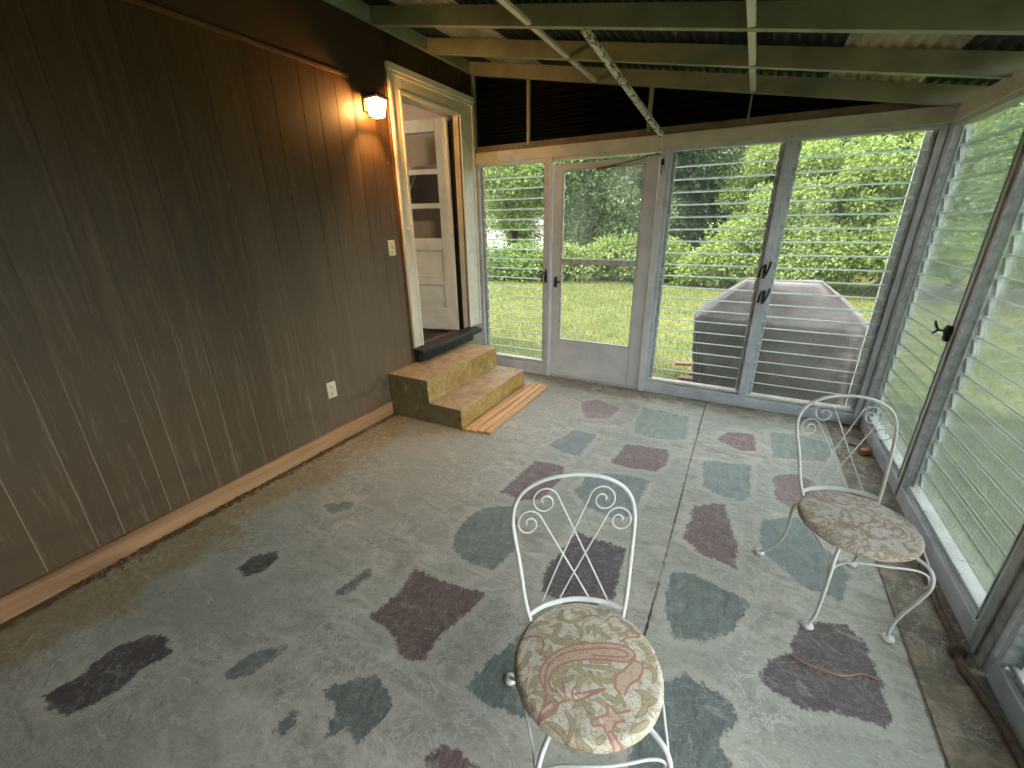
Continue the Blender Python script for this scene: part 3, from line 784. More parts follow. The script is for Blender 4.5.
# storm door
sd = empty('door_1', (.822,.012,.022)); tag(sd, 'white aluminium storm door with two panes in the far wall', 'door', kind='structure')
DW, DH = .900, 1.945
m = MB()
m.box(0,.086,0,.03,0,DH).box(DW-.105,DW,0,.03,0,DH).box(.086,DW-.105,0,.03,DH-.045,DH).box(.086,DW-.105,0,.03,0,.045)
m.build('door_frame', 'storm_white', sd, bevel=.003)
MB().box(.08,DW-.10,.006,.024,.04,.352).box(.086,DW-.105,-.003,.03,.345,.372).build('kick_panel', 'storm_white', sd, bevel=.002)
MB().box(.086,DW-.105,-.002,.026,1.115,1.140).build('mid_bar', 'channel_metal', sd, bevel=.002)
for z0, z1 in ((.372,1.115),(1.140,DH-.045)):
    m = MB(); x0, x1 = .086, DW-.105
    m.box(x0,x0+.014,-.003,.022,z0,z1).box(x1-.014,x1,-.003,.022,z0,z1).box(x0,x1,-.003,.022,z0,z0+.012).box(x0,x1,-.003,.022,z1-.012,z1)
    g = m.build('pane_frame', 'channel_metal', sd)
    MB().box(x0+.01,x1-.01,.010,.014,z0+.008,z1-.008).build('glass', 'storm_glass', g)
m = MB().box(.032,.056,-.008,.0,.885,.985).tube(spline([(.044,-.008,.955),(.044,-.035,.952),(.07,-.045,.945),(.105,-.042,.94)],5), .007, 8).lathe([(.012,-.03),(.012,-.008)], (.044,0,.905), 12, axis='Y')
m.build('handle', 'black_metal', sd)
m = MB().tube([(.55,-.03,1.90),(.70,-.03,1.925),(.895,-.025,1.965)], .006, 8).tube([(.42,-.028,1.884),(.56,-.03,1.90)], .011, 10).box(.40,.43,-.03,.004,1.872,1.896)
m.build('door_closer', 'dusty_trim', sd)
MB().box(-.006, DW+.002, -.004, .05, -.022, -.004).build('threshold_strip', 'channel_metal', sd)
hk = empty('hanging_latch', (1.752,-.014,1.985)); tag(hk, 'small black hook latch hanging from the white post by the storm door', 'latch')
MB().box(-.05,.055,-.004,.004,.018,.034).box(-.006,.006,-.004,.004,-.05,.02).build('plate', 'channel_metal', hk, bevel=.002)
MB().box(-.011,.011,-.02,-.004,-.085,-.045).tube(spline([(.002,-.014,-.08),(-.006,-.02,-.11),(.004,-.02,-.15)],4), .004, 6).tube([(.012,-.014,-.07),(.016,-.016,-.12)], .003, 6).build('hook', 'black_metal', hk, bevel=.003)

# ------------------------------------------------------------------ right wall
def right_window(name, label, ya, yb, **kw):
    # local x -> world -y, local y(outside) -> world +x
    r = louver_window(name, label, ya, yb, 0, **kw)
    r.rotation_euler = (0,0,-PI/2); r.location = (W,0,0)
    return r
rw = dict(z0=.10, z1=1.992, glass='louver_glass', worn=False, fd=.012, sheet=True, edge='glass_edge_dull', frame_in=.03)
right_window('window_4', 'hazy louvred window in the right wall next to the far corner', .05, .965, **rw)
right_window('window_5', 'hazy louvred window in the right wall beside the second chair', 1.06, 2.01, **rw)
right_window('window_6', 'hazy louvred window at the near end of the right wall past the thick post', 2.20, 3.10, **rw)
o = MB().box(W-.012, W+.075, -4.7, -.008, 2.02, 2.112).box(W+.004, W+.07, -4.7, -.05, 1.995, 2.022).build('trim_8', 'cream_paint', bevel=.004)
tag(o, 'cream painted header beam over the right hand windows', 'beam', kind='structure')
for i, (y0, y1, nm, lb) in enumerate(((-1.030,-.995,'trim_9','slim grey post between the two right hand windows'),(-2.155,-2.045,'trim_10','thick weathered post at the near end of the right hand windows'))):
    m = MB().box(W-.004-.012*i, W+.045, y0, y1, 0, 2.02).box(W-.010-.014*i, W, (y0+y1)/2-.009, (y0+y1)/2+.009, .02, 2.0)
    tag(m.build(nm, 'grey_frame_worn', bevel=.004), lb, 'post', kind='structure')
# crank handle on the slim post
ck = empty('window_crank', (W-.016,-.955,.955)); tag(ck, 'black window crank with a forked lever on the slim right hand post', 'window crank')
MB().lathe([(.0,-.012),(.026,-.010),(.032,.004),(.028,.02)], (0,0,0), 16, axis='X').box(-.008,.022,-.018,.018,-.052,.03).build('gear_housing', 'black_metal', ck, bevel=.005)
MB().tube(spline([(-.006,.01,.0),(-.022,.04,-.004),(-.03,.068,.018),(-.028,.088,.03)],5), .0065, 8).tube(spline([(-.022,.04,-.004),(-.03,.066,-.026),(-.028,.088,-.028)],5), .0055, 8).build('lever', 'black_metal', ck)

# caulk rope along the right sill
pts = [onz(q, .012) for q in ((908,528),(926,575),(938,605),(950,632),(957,652),(963,668),(978,690),(1000,722),(1024,765),(1040,795))]
pts = [V((min(p.x, W-.022), p.y, .012+.004*math.sin(i*2.1))) for i, p in enumerate(pts)]
m = MB().tube(spline(pts, 6), .012, 8)
m.lathe([(.004,-.02),(.024,-.012),(.026,.01),(.012,.026)], tuple(pts[4]), 10)
tag(m.build('weatherstrip', 'old_caulk'), 'lumpy brown weatherstrip lying along the foot of the right hand windows', 'weatherstrip')
# scrap of wood and twig in the far corner
p = onz((874,452), .02)
m = MB().obox((p.x-.05,p.y-.02,.022), V((.03,.012,.004)), V((-.006,.02,0)), V((0,0,.020)))
tag(m.build('wood_scrap', 'raw_board', bevel=.004), 'small wood scrap on the floor by the far right corner', 'wood scrap')
p = onz((862,448), .006)
m = MB().tube(spline([(p.x-.07,p.y+.03,.006),(p.x-.02,p.y,.012),(p.x+.03,p.y-.004,.010),(p.x+.06,p.y+.02,.014)],5), .006, 6)
tag(m.build('dry_twig', 'dead_leaf'), 'dry bent twig on the floor near the far right corner', 'twig')
# orange wire on the big dark flagstone
pts = [onz(q, .005) for q in ((790,654),(806,664),(822,670),(838,675),(850,675),(862,673),(872,677),(880,680))]
m = MB().tube(spline([(p.x,p.y,.005+.004*math.sin(i)) for i, p in enumerate(pts)], 6), [.0016]*7+[.003]*29+[.0045]*7 if False else .0028, 7)
tag(m.build('orange_wire', 'orange_wire'), 'thin orange wire lying across the dark flagstone by the second chair', 'wire')
# leaf litter along the skirting: one heap of crumbs nobody could count
rl = np.random.default_rng(3)
vv = []; ff = []
for i in range(420):
    y = -3.55+rl.random()*1.75; x = .024+abs(rl.normal(0, .022)); s = .004+rl.random()*.012
    a = rl.random()*PI; dx, dy = s*math.cos(a), s*math.sin(a); z = .001+rl.random()*.006; o0 = len(vv)
    vv += [(x-dx,y-dy,z*.4),(x-dy*.4,y+dx*.4,z+.004),(x+dx,y+dy,z*.6),(x+dy*.4,y-dx*.4,z)]; ff.append((o0,o0+1,o0+2,o0+3))
o = raw_mesh('leaf_litter', np.array(vv), np.array(ff), 'dead_leaf'); tag(o, 'dark crumbs of dead leaves swept along the raw wood baseboard', 'leaf litter', kind='stuff')

# ------------------------------------------------------------------ roof: ledger, rafters, bridging, corrugated sheets, brace
o = MB().box(.0,.038,-4.7,-.02,2.735,2.86).build('trim_11', 'rafter_paint', bevel=.003); tag(o, 'greenish cream ledger board along the top of the brown panelling', 'ledger', kind='structure')
RY = [-.07,-.66,-1.24,-1.82,-2.40,-2.98,-3.56,-4.14,-4.69]
rl_lab = ['rafter against the black gable sheets at the far end of the roof','second rafter from the far end of the roof','third rafter from the far end carrying the peeling brace','fourth rafter from the far end of the roof']
for i, y in enumerate(RY):
    x0, x1 = .04, W+.10
    m = MB().hexa([(x0,y,rz(x0)),(x1,y,rz(x1)),(x1,y+.042,rz(x1)),(x0,y+.042,rz(x0))], [(x0,y,rz(x0)+.10),(x1,y,rz(x1)+.10),(x1,y+.042,rz(x1)+.10),(x0,y+.042,rz(x0)+.10)])
    o = m.build('rafter', 'rafter_paint', bevel=.002)
    tag(o, rl_lab[i] if i < 4 else 'rafter over the near part of the porch beyond the picture', 'rafter', 'porch roof rafters', 'structure')
bi = 0
BL = ['bridging strip between rafters on the high side, far bay','bridging strip between rafters on the high side, second bay','bridging strip between rafters on the high side, third bay','bridging strip between rafters towards the low side, far bay','bridging strip between rafters towards the low side, second bay','bridging strip between rafters towards the low side, third bay']
for x, wd in ((1.19,.032),(2.305,.034)):
    for a, b in zip(RY[1:4], RY[0:3]):
        z = rz(x)+.004
        o = MB().box(x-wd/2, x+wd/2, a+.043, b-.001, z, z+.02).build('bridging_strip', 'cream_trim', bevel=.002)
        tag(o, BL[bi], 'strip', 'bridging strips between the rafters', 'structure'); bi += 1
def roof_sheet(x0, x1, mat, label):
    xx = np.arange(x0, x1+.0001, .005); yy = np.array([-4.75, -2.4, .0, .16])
    XX, YY = np.meshgrid(xx, yy); ZZ = rz(XX)+.112+.008*np.sin(XX*2*PI/.056)
    o = grid_mesh('roof_sheet', XX, YY, ZZ, mat); s = o.modifiers.new('t', 'SOLIDIFY'); s.thickness = .0018
    tag(o, label, 'roof sheet', 'corrugated roof sheets', 'structure')
roof_sheet(-.0, .262, 'dark_roof', 'dark corrugated roof sheet next to the house wall')
roof_sheet(.258, .728, 'pale_roof', 'pale see-through corrugated roof sheet near the house wall')
roof_sheet(.722, 1.39, 'dark_roof', 'dark green corrugated roof sheet right of the pale one near the house')
roof_sheet(1.385, 2.06, 'dark_roof', 'dark green corrugated roof sheet in the middle of the roof')
roof_sheet(2.055, 2.722, 'dark_roof', 'dark green corrugated roof sheet left of the pale one near the low edge')
roof_sheet(2.718, 3.198, 'pale_roof', 'pale see-through corrugated roof sheet near the low edge')
roof_sheet(3.192, W+.24, 'dark_roof', 'dark corrugated roof sheet along the low edge')
m = MB().bar((1.725,-.026,2.105), (1.50,-1.215,rz(1.5)+.0), .034, .030)
tag(m.build('peeling_brace', 'peeling_white', bevel=.003), 'slanting white brace with peeling paint from the header up to a rafter', 'brace')

# ------------------------------------------------------------------ chairs
RS, ZS = .194, .402
RR = .174
TR = { # traced pattern lines on the near cushion, in quarter pixels of the photo crop at (480,576)
'pink': [
 [(235,550),(265,470),(245,420),(240,380),(260,340),(300,305),(360,280),(440,270),(530,268),(590,280),(620,305),(610,330),(570,342),(500,335),(420,335),(350,345),(300,370),(275,410),(285,445),(310,460)],
 [(262,440),(262,390),(285,340),(350,305),(440,292),(530,288),(585,300),(592,315),(560,322),(450,318)],
 [(612,330),(650,350),(640,400),(600,430),(580,470)], [(620,328),(580,370),(545,400),(540,440),(562,470)],
 [(540,665),(510,620),(490,590),(455,590),(445,570),(470,560),(510,545),(510,512),(530,520),(550,540),(600,530)],
 [(580,568),(545,580),(532,610),(560,650),(600,660)],
 [(168,240),(200,232),(240,240),(255,270),(240,310)], [(232,550),(280,530),(320,500),(360,490)],
 [(380,470),(430,462),(500,450),(440,475),(380,495),(370,455),(390,440)],
 [(500,180),(540,150),(600,190),(640,230),(590,240),(560,262)], [(585,215),(600,205),(615,222)],
 [(250,520),(300,490),(310,520),(280,545),(235,560)], [(330,420),(340,470)], [(650,330),(660,360),(690,350)], [(410,160),(450,150),(480,160)]],
'tan': [
 [(390,470),(400,420),(435,400)], [(470,400),(520,420),(550,380),(470,365),(380,355)], [(280,200),(320,190),(300,240),(370,262),(440,266)], [(340,530),(370,580),(358,640)],
 [(392,600),(400,650),(455,672)], [(270,570),(320,600),(350,640)], [(620,452),(680,472),(640,540)], [(300,150),(360,180),(420,152),(400,130)],
 [(450,190),(480,222),(525,250)], [(172,330),(200,300),(160,370)], [(652,330),(700,372),(690,420)], [(190,395),(172,440),(190,470)], [(520,490),(545,500),(560,480),(580,520)],
 [(200,200),(240,180),(280,180)], [(560,170),(600,190),(630,225)], [(650,470),(660,520),(620,560)], [(600,610),(640,590),(680,560)], [(300,380),(320,400),(350,380)],
 [(420,520),(460,540)], [(640,270),(690,300)], [(210,480),(215,520)], [(470,650),(500,630)]],
'fill': [
 [(262,470),(243,420),(240,380),(260,340),(300,305),(360,280),(440,270),(530,268),(590,280),(620,305),(610,330),(570,342),(500,335),(420,335),(350,345),(300,370),(275,410),(285,445)],
 [(612,330),(650,350),(640,400),(600,430),(580,470),(562,470),(540,440),(545,400),(580,370)],
 [(540,665),(510,620),(490,590),(500,560),(530,525),(560,560),(532,610),(560,650)]]}
def chair_frame_local(pose, q):
    x, y, t = pose; c, s = math.cos(t), math.sin(t); dx, dy = q[0]-x, q[1]-y
    return (c*dx+s*dy, -s*dx+c*dy)
POSE_A = (2.252,-3.065,.543); POSE_B = (2.979,-2.054,.28)
def cushion_mesh(pattern):
    nr, na = 84, 300
    rr = np.linspace(0.0005, 1, nr); aa = np.linspace(0, 2*PI, na, endpoint=False)
    R, A = np.meshgrid(rr, aa, indexing='ij')
    # profile: gently domed top rolling over to a rounded side
    t = R; rad = np.where(t < .8, t/.8*.90, .90+.10*np.sin((t-.8)/.2*PI*.75)/1.0)*RS*.985
    z = np.where(t < .8, .037-.012*(t/.8)**2.2, .025-.034*(1-np.cos((t-.8)/.2*PI*.75))/1.7)
    px, py = rad*np.cos(A), rad*np.sin(A)
    z = z+.0012*np.sin(A*9+R*7)*R
    v = np.stack([px, py, z+ZS], -1).reshape(-1, 3)
    i = np.arange(nr*na).reshape(nr, na); j = np.roll(i, -1, 1)
    q = np.stack([i[:-1], i[1:], j[1:], j[:-1]], -1).reshape(-1, 4)
    o = raw_mesh('cushion', v, q, pattern, True)
    if pattern == 'paisley':
        loc = lambda pts: [chair_frame_local(POSE_A, onz((480+a/4, 576+b/4), ZS+.036)) for a, b in pts]
        def tapered(lines):
            d = np.full(px.shape, 1e9)
            for l in lines:
                s = spline([(a, b, 0) for a, b in l], 6); n = len(s)
                for i in range(n-1):
                    t = (i+.5)/(n-1); w = .0052*(1-4*t*(1-t))**1.0-.0012*4*t*(1-t)
                    d = np.minimum(d, line_d(px, py, [(s[i].x, s[i].y), (s[i+1].x, s[i+1].y)])+w)
            return d
        rr2 = random.Random(9); extra = []
        for _ in range(46):
            a = rr2.random()*2*PI; q = .178*math.sqrt(rr2.random()); c0 = V((q*math.cos(a), q*math.sin(a), 0)); b = rr2.random()*2*PI; L = rr2.uniform(.014,.026); cv = rr2.uniform(-.012,.012)
            u = V((math.cos(b), math.sin(b), 0)); w2 = V((-u.y, u.x, 0))
            extra.append([tuple((c0-u*L)[:2]), tuple((c0+w2*cv)[:2]), tuple((c0+u*L)[:2])])
        def dist(lines):
            d = np.full(px.shape, 1e9)
            for l in lines:
                s = spline([(a, b, 0) for a, b in loc(l)], 5); d = np.minimum(d, line_d(px, py, [(p.x, p.y) for p in s]))
            return d
        fattr(o, 'pink_d', dist(TR['pink'])); fattr(o, 'tan_d', tapered([loc(l) for l in TR['tan']]+extra))
        d = np.full(px.shape, 1e9)
        for l in TR['fill']: d = np.minimum(d, poly_sd(px, py, loc(l)))
        fattr(o, 'fill_d', d)
    return o

def make_chair():
    r = empty('cafe_chair')
    m = MB()
    m.tube([(RR*math.cos(2*PI*k/64), RR*math.sin(2*PI*k/64), ZS-.008) for k in range(64)], .0070, 8, closed=True)
    m.lathe([(RR*.97,ZS-.014),(RR,ZS-.008),(RR*.97,ZS-.004)], (0,0,0), 64)
    m.build('seat_ring', 'white_iron', r)
    # back hoop
    half = [(.124,.122,ZS-.010),(.136,.136,ZS+.022),(.149,.158,.48),(.162,.190,.58),(.174,.220,.655),(.177,.236,.70),(.168,.246,.745),(.142,.252,.783),(.098,.256,.809),(.049,.258,.822),(0,.2585,.826)]
    hoop = half+[(-x,y,z) for x, y, z in half[-2::-1]]
    MB().tube(spline(hoop, 6), .0062, 10).build('back_hoop', 'white_iron', r)
    # curved lower rail of the back
    rail = [(.1395,.141,.435),(.085,.171,.437),(0,.186,.438),(-.085,.171,.437),(-.1395,.141,.435)]
    m = MB(); sp = spline(rail, 8); 
    for z in (-.005,.0,.005): m.tube([p+V((0,0,z)) for p in sp], .0038, 8)
    m.build('back_rail', 'white_iron', r)
    # surface of the back: y as a function of height
    def yb(z, x): return .186+(z-.438)*(.258-.186)/(.83-.438)+.0-(abs(x)/.18)**2*.035*max(0,1-(z-.438)/.35)
    def scroll(x0, x1, zt, cxs, cz, rad):
        """straight wire from the rail at x0 rising to x1, rolling over outwards into a spiral around (cxs, cz)"""
        side = 1 if cxs > 0 else -1
        n = 30; a0 = math.radians(150 if side > 0 else 30); sp = []
        for k in range(n):
            t = k/(n-1); a = a0-side*t*PI*2.95; rr = rad*(1-.84*t**1.25)
            sp.append((cxs+rr*math.cos(a), cz+rr*math.sin(a)))
        x1, zt = sp[0]
        pts = [(x0+(x1-x0)*f, .440+(zt-.440)*f) for f in (0,.25,.5,.75,.93)]+sp
        return [(x, yb(z, x), z) for x, z in pts]
    for sgn in (1,-1):
        MB().tube(spline(scroll(-.098*sgn, .050*sgn, .735, .084*sgn, .750, .040), 3), .0025, 7).build('back_scroll', 'white_iron', r)
        MB().tube(spline(scroll(-.046*sgn, .098*sgn, .680, .131*sgn, .688, .038), 3), .0025, 7).build('back_scroll', 'white_iron', r)
    # cabriole legs with disc feet
    for sx in (1,-1):
        a = V((.112*sx,-.134,ZS-.010))
        path = spline([a, V((.143*sx,-.180,.375)), V((.152*sx,-.196,.32)), V((.143*sx,-.182,.24)), V((.131*sx,-.160,.15)), V((.126*sx,-.146,.07)), V((.1345*sx,-.138,.014))], 6)
        l = MB().tube(path, .0064, 9).build('leg', 'white_iron', r)
        MB().lathe([(.006,.016),(.020,.011),(.022,.004),(.018,.0)], (.136*sx,-.137,0), 16).build('foot', 'white_iron', l)
        a = V((.134*sx,.112,ZS-.010))
        path = spline([a, V((.152*sx,.138,.37)), V((.155*sx,.146,.32)), V((.152*sx,.148,.245)), V((.156*sx,.168,.16)), V((.172*sx,.208,.07)), V((.191*sx,.250,.014))], 6)
        l = MB().tube(path, .0064, 9).build('leg', 'white_iron', r)
        MB().lathe([(.006,.016),(.020,.011),(.022,.004),(.018,.0)], (.193*sx,.253,0), 16).build('foot', 'white_iron', l)
    # arched wire aprons between the legs
    def apron(p0, p1, out):
        p0, p1, out = V(p0), V(p1), V(out)
        mid = lambda f, up, o: p0.lerp(p1, f)+V((0,0,up))+out*o
        return spline([mid(.01,-.045,.0), mid(-.015,-.028,.004), mid(.04,.012,.006), mid(.16,.034,.012), mid(.32,.046,.022), mid(.5,.048,.026), mid(.68,.046,.022), mid(.84,.034,.012), mid(.96,.012,.006), mid(1.015,-.028,.004), mid(.99,-.045,0)], 6)
    MB().tube(apron((-.146,-.184,.345),(.146,-.184,.345),(0,-1,0)), .0036, 7).build('apron_wire', 'white_iron', r)
    MB().tube(apron((-.150,.142,.345),(.150,.142,.345),(0,1,0)), .0036, 7).build('apron_wire', 'white_iron', r)
    for sx in (1,-1):
        MB().tube(apron((.148*sx,-.180,.345),(.152*sx,.142,.345),(sx,0,0)), .0036, 7).build('apron_wire', 'white_iron', r)
    return r
chA = make_chair()
chB = copy_tree(chA)
ca = cushion_mesh('paisley'); ca.parent = chA; ca['label'] = 'cream cushion with pink and tan paisley'
cb = cushion_mesh('swirl'); cb.parent = chB; cb['label'] = 'cream cushion with tan swirls'
chA.location = (POSE_A[0], POSE_A[1], 0); chA.rotation_euler.z = POSE_A[2]
chB.location = (POSE_B[0], POSE_B[1], 0); chB.rotation_euler.z = POSE_B[2]
tag(chA, 'white wrought iron chair with pink paisley cushion in the middle of the floor', 'chair', 'white iron chairs on the porch')
tag(chB, 'white wrought iron chair with tan swirl cushion beside the right hand windows', 'chair', 'white iron chairs on the porch')

# ------------------------------------------------------------------ garden
X, Y = np.meshgrid(np.linspace(-40, 45, 90), np.linspace(-25, 60, 90))
o = grid_mesh('lawn', X, Y, np.full_like(X, GZ), 'lawn'); tag(o, 'mown yellow green lawn around the porch', 'lawn', kind='structure')
rng = np.random.default_rng(7)
def blades(n, xr, yr, h, w):
    x = rng.uniform(*xr, n); y = rng.uniform(*yr, n)
    keep = ~((x < W+.12) & (y < .14)); x, y = x[keep], y[keep]; n = len(x)
    a = rng.uniform(0, 2*PI, n); hh = h*rng.uniform(.5, 1.2, n); lean = rng.normal(0, .5, n)*hh; b = rng.uniform(0, 2*PI, n)
    v = np.zeros((n, 3, 3)); dx, dy = w*np.cos(a), w*np.sin(a)
    v[:,0] = np.stack([x-dx, y-dy, np.full(n, GZ-.002)], -1); v[:,1] = np.stack([x+dx, y+dy, np.full(n, GZ-.002)], -1)
    v[:,2] = np.stack([x+lean*np.cos(b), y+lean*np.sin(b), GZ+hh], -1)
    return v.reshape(-1, 3)
bl = np.concatenate([blades(52000, (-4.5,7.5), (.2,4.2), .055, .004), blades(52000, (3.5,7.0), (-3.2,1.0), .055, .004), blades(60000, (-7,10), (4.2,9.5), .07, .006)])
o = raw_mesh('grass', bl, np.arange(len(bl)).reshape(-1, 3), 'grass'); tag(o, 'short grass blades of the lawn beside the porch', 'grass', kind='stuff')
# worn gravel patch at the foot of the far windows
X, Y = np.meshgrid(np.linspace(-.6, 1.2, 40), np.linspace(.1, .62, 20))
Z = GZ+.004+.014*np.clip(1-(np.hypot((X-.3)/.9, (Y-.1)/.5))**2, -1, 1)
o = grid_mesh('gravel', X, Y, Z, 'gravel'); tag(o, 'bare gravel patch outside the narrow louvred window', 'gravel', kind='stuff')
for i, (q, a) in enumerate((((683,362),.3),((697,371),1.2),((688,377),.1))):
    p = onz(q, GZ+.03)
    o = MB().box(-.09,.09,-.045,.045,0,.03).build('brick', 'brick', bevel=.006); o.location = (p.x, p.y, GZ+.001); o.rotation_euler.z = a
    tag(o, ['red brick lying farthest out on the lawn beside the covered grill','red brick turned crosswise on the lawn beside the covered grill','red brick lying nearest the sill beside the covered grill'][i], 'brick', 'bricks on the lawn')

# covered grill
def grill():
    yc = .92
    prof = [ # z, half width, half depth, x centre
        (GZ+.0,.675,.275,2.83),(GZ+.10,.680,.285,2.825),(.20,.690,.295,2.80),(.44,.690,.30,2.785),(.545,.70,.305,2.785),(.60,.71,.30,2.785),(.625,.70,.29,2.785),(.64,.68,.28,2.785),(.80,.50,.22,2.785),(.93,.335,.15,2.785),(.95,.31,.135,2.785),(.958,.28,.10,2.785),(.955,.15,.04,2.785)]
    n = 120; V_ = []
    for (z, hw, hd, xc) in prof:
        for k in range(n):
            a = 2*PI*k/n; c, s = math.cos(a), math.sin(a); e = .13
            x = hw*math.copysign(abs(c)**e, c); y = hd*math.copysign(abs(s)**e, s)
            fold = .010*math.sin(a*17+z*3)*max(0, 1-(z+.12)/.8)+.006*math.sin(a*9+2+z*14)+.006*math.sin(a*5+z*25)
            V_.append((xc+x*(1+fold*.6)+fold*.5*c, yc+y*(1+fold*.6)+fold*s, z+.008*math.sin(a*6+1)*(1 if z > .5 else 0)))
    m = MB(); fs = []
    for i in range(len(prof)-1):
        for k in range(n): fs.append((i*n+k, i*n+(k+1)%n, (i+1)*n+(k+1)%n, (i+1)*n+k))
    fs.append(tuple((len(prof)-1)*n+k for k in range(n)))
    m.add(V_, fs, 0, True)
    r = empty('covered_grill', (0,0,0))
    m.build('cover', 'cover', r)
    return r
tag(grill(), 'barbecue grill under a dark grey fabric cover right outside the windows', 'grill')

# trees ---------------------------------------------------------------------------------------------------
def leaf_cloud(centers, radii, n, size, rng, droop=.3):
    """n folded leaves scattered in the outer shell of blobs"""
    k = rng.integers(0, len(centers), n); c = centers[k]; r = radii[k]
    d = rng.normal(size=(n,3)); d /= np.linalg.norm(d, axis=1)[:,None]
    f = rng.random(n)**.45
    p = c+d*r*f[:,None]
    ax = d*.7+rng.normal(size=(n,3))*.6; ax[:,2] -= droop; ax /= np.linalg.norm(ax, axis=1)[:,None]
    up = rng.normal(size=(n,3))*.55+np.array([0,0,1.0])+d*.4; s = np.cross(ax, up); s /= np.linalg.norm(s, axis=1)[:,None]+1e-9
    nn = np.cross(s, ax); sz = (size*rng.uniform(.6,1.3,n))[:,None]
    v = np.empty((n,4,3)); v[:,0] = p; v[:,1] = p+ax*sz*.5+s*sz*.32+nn*sz*.08; v[:,2] = p+ax*sz; v[:,3] = p+ax*sz*.5-s*sz*.32+nn*sz*.08
    return v.reshape(-1,3)
def blobs(rng, n, rx, ry, z0, z1, r, shape='round'):
    c = []
    while len(c) < n:
        u = rng.uniform(-1,1,3)
        if shape == 'round' and np.linalg.norm(u) > 1: continue
        if shape == 'round' and np.linalg.norm(u) < .35: continue
        c.append((u[0]*rx, u[1]*ry, (z0+z1)/2+u[2]*(z1-z0)/2))
    c = np.array(c); rad = np.stack([r*rng.uniform(.7,1.4,n)]*3, -1); rad[:,2] *= .75
    return c, rad
def plant(name, label, cat, seed, rx, ry, z0, z1, nb, br, nl, size, mat, trunk=.14, group=None, limbs=6):
    rg = np.random.default_rng(seed); c, rad = blobs(rg, nb, rx, ry, z0, z1, br)
    v = leaf_cloud(c, rad, nl, size, rg)
    r = empty(name); tag(r, label, cat, group)
    f = raw_mesh('foliage', v, np.arange(len(v)).reshape(-1,4), mat); f.parent = r
    m = MB(); top = V((0,0,(z0+z1)/2+.2*(z1-z0)))
    m.tube([V((0,0,-.05)), V((.04,.02,z0*.5+.1)), V((.0,.05,z0+.2*(z1-z0))), top], [trunk*1.25, trunk, trunk*.7, trunk*.25], 9)
    for i in range(limbs):
        b = c[(i*7) % nb]; s = V((0,.03,max(.12, z0*.8)+.05*i))
        m.tube([s, s.lerp(V(b), .5)+V((0,0,.15)), V(b)], [trunk*.45, trunk*.3, trunk*.1], 6)
    t = m.build('trunk', 'bark', r)
    return r
def put(r, x, y, rz=0, s=1.0, label=None, copy=True):
    o = copy_tree(r) if copy else r
    o.location = (x, y, GZ); o.rotation_euler.z = rz; o.scale = (s, s, s)
    if label: o['label'] = label
    return o
G = 'trees behind the lawn'
tr_dark = plant('tree', 'x', 'tree', 1, 2.6, 2.4, .3, 7.2, 70, .85, 46000, .12, 'leaf_dark', .17, G)
tr_mid = plant('tree', 'x', 'tree', 2, 2.3, 2.2, .5, 5.8, 60, .72, 46000, .11, 'leaf_mid', .14, G)
tr_lime = plant('tree', 'x', 'tree', 3, 2.0, 1.9, .9, 5.2, 52, .62, 44000, .095, 'leaf_lime', .10, G)
put(tr_lime, -5.4, 11.0, 0, 1.0, 'pale green tree seen through the narrow louvred window', False)
put(tr_mid, -1.6, 11.6, .5, 1.0, 'mid green tree seen through the storm door panes', False)
put(tr_dark, 1.7, 14.0, 0, 1.0, 'tall dark tree behind the windows left of the sprawling bush', False)
put(tr_dark, -9.2, 22.0, 1.0, 1.2, 'tall dark tree far behind the pale green tree on the left')
put(tr_dark, -3.0, 18.6, 2.1, 1.15, 'tall dark tree far behind the storm door')
put(tr_dark, 5.6, 15.0, 3.0, 1.15, 'tall dark tree rising behind the sprawling lime green bush')
put(tr_dark, 10.4, 15.8, 4.4, .85, 'dark tree beyond the far right corner post')
put(tr_mid, 13.0, 10.8, 1.7, .72, 'mid green tree seen through the hazy window next to the far corner')
put(tr_dark, 14.0, 5.8, .7, .62, 'dark tree seen high through the hazy window beside the second chair')
put(tr_mid, 14.0, 1.0, 3.3, .65, 'mid green tree at the right hand edge of the view')
put(tr_mid, -14.2, 11.2, 2.6, 1.1, 'mid green tree far out on the left behind the narrow window')
put(tr_lime, 2.9, 11.5, 2.0, .8, 'small pale tree between the storm door post and the sprawling bush')
put(tr_mid, 18.5, 15.5, 5.0, .9, 'mid green tree far off beyond the right hand windows')
put(tr_dark, -.4, 22.5, 5.5, .95, 'dark tree farthest back behind the mid green tree at the storm door')
put(tr_dark, 5.0, 23.5, .4, 1.0, 'dark tree farthest back behind the sprawling lime green bush')
put(tr_dark, -15.5, 20.0, 2.8, 1.0, 'dark tree farthest back on the left behind the pale building')
# sprawling bush on the right
def bush(name, label, seed, spec, nl, size, mat):
    rg = np.random.default_rng(seed); c = np.array([s[:3] for s in spec], float); rad = np.array([[s[3],s[3],s[4]] for s in spec], float)
    # sub-blobs on the surface of every main blob
    cs, rs = [], []
    for a, b in zip(c, rad):
        for _ in range(26):
            d = rg.normal(size=3); d /= np.linalg.norm(d); d[2] = abs(d[2])*1.1-.15
            cs.append(a+d*b*.85); rs.append(np.full(3, rg.uniform(.22,.5)))
    v = leaf_cloud(np.array(cs), np.array(rs), nl, size, rg, .35)
    v = v[np.repeat(v.reshape(-1,4,3)[:,:,2].min(1) > -.02, 4)]
    r = empty(name, (0,0,GZ)); tag(r, label, 'bush')
    f = raw_mesh('foliage', v, np.arange(len(v)).reshape(-1,4), mat); f.parent = r
    m = MB()
    for i, a in enumerate(c):
        b = V((a[0]*.9+.1, a[1], 0)); MB().tube([b, b.lerp(V(a), .5)+V((.1,0,.1)), V(a)], [.05,.035,.012], 6).build('stem', 'bark', r)
    return r
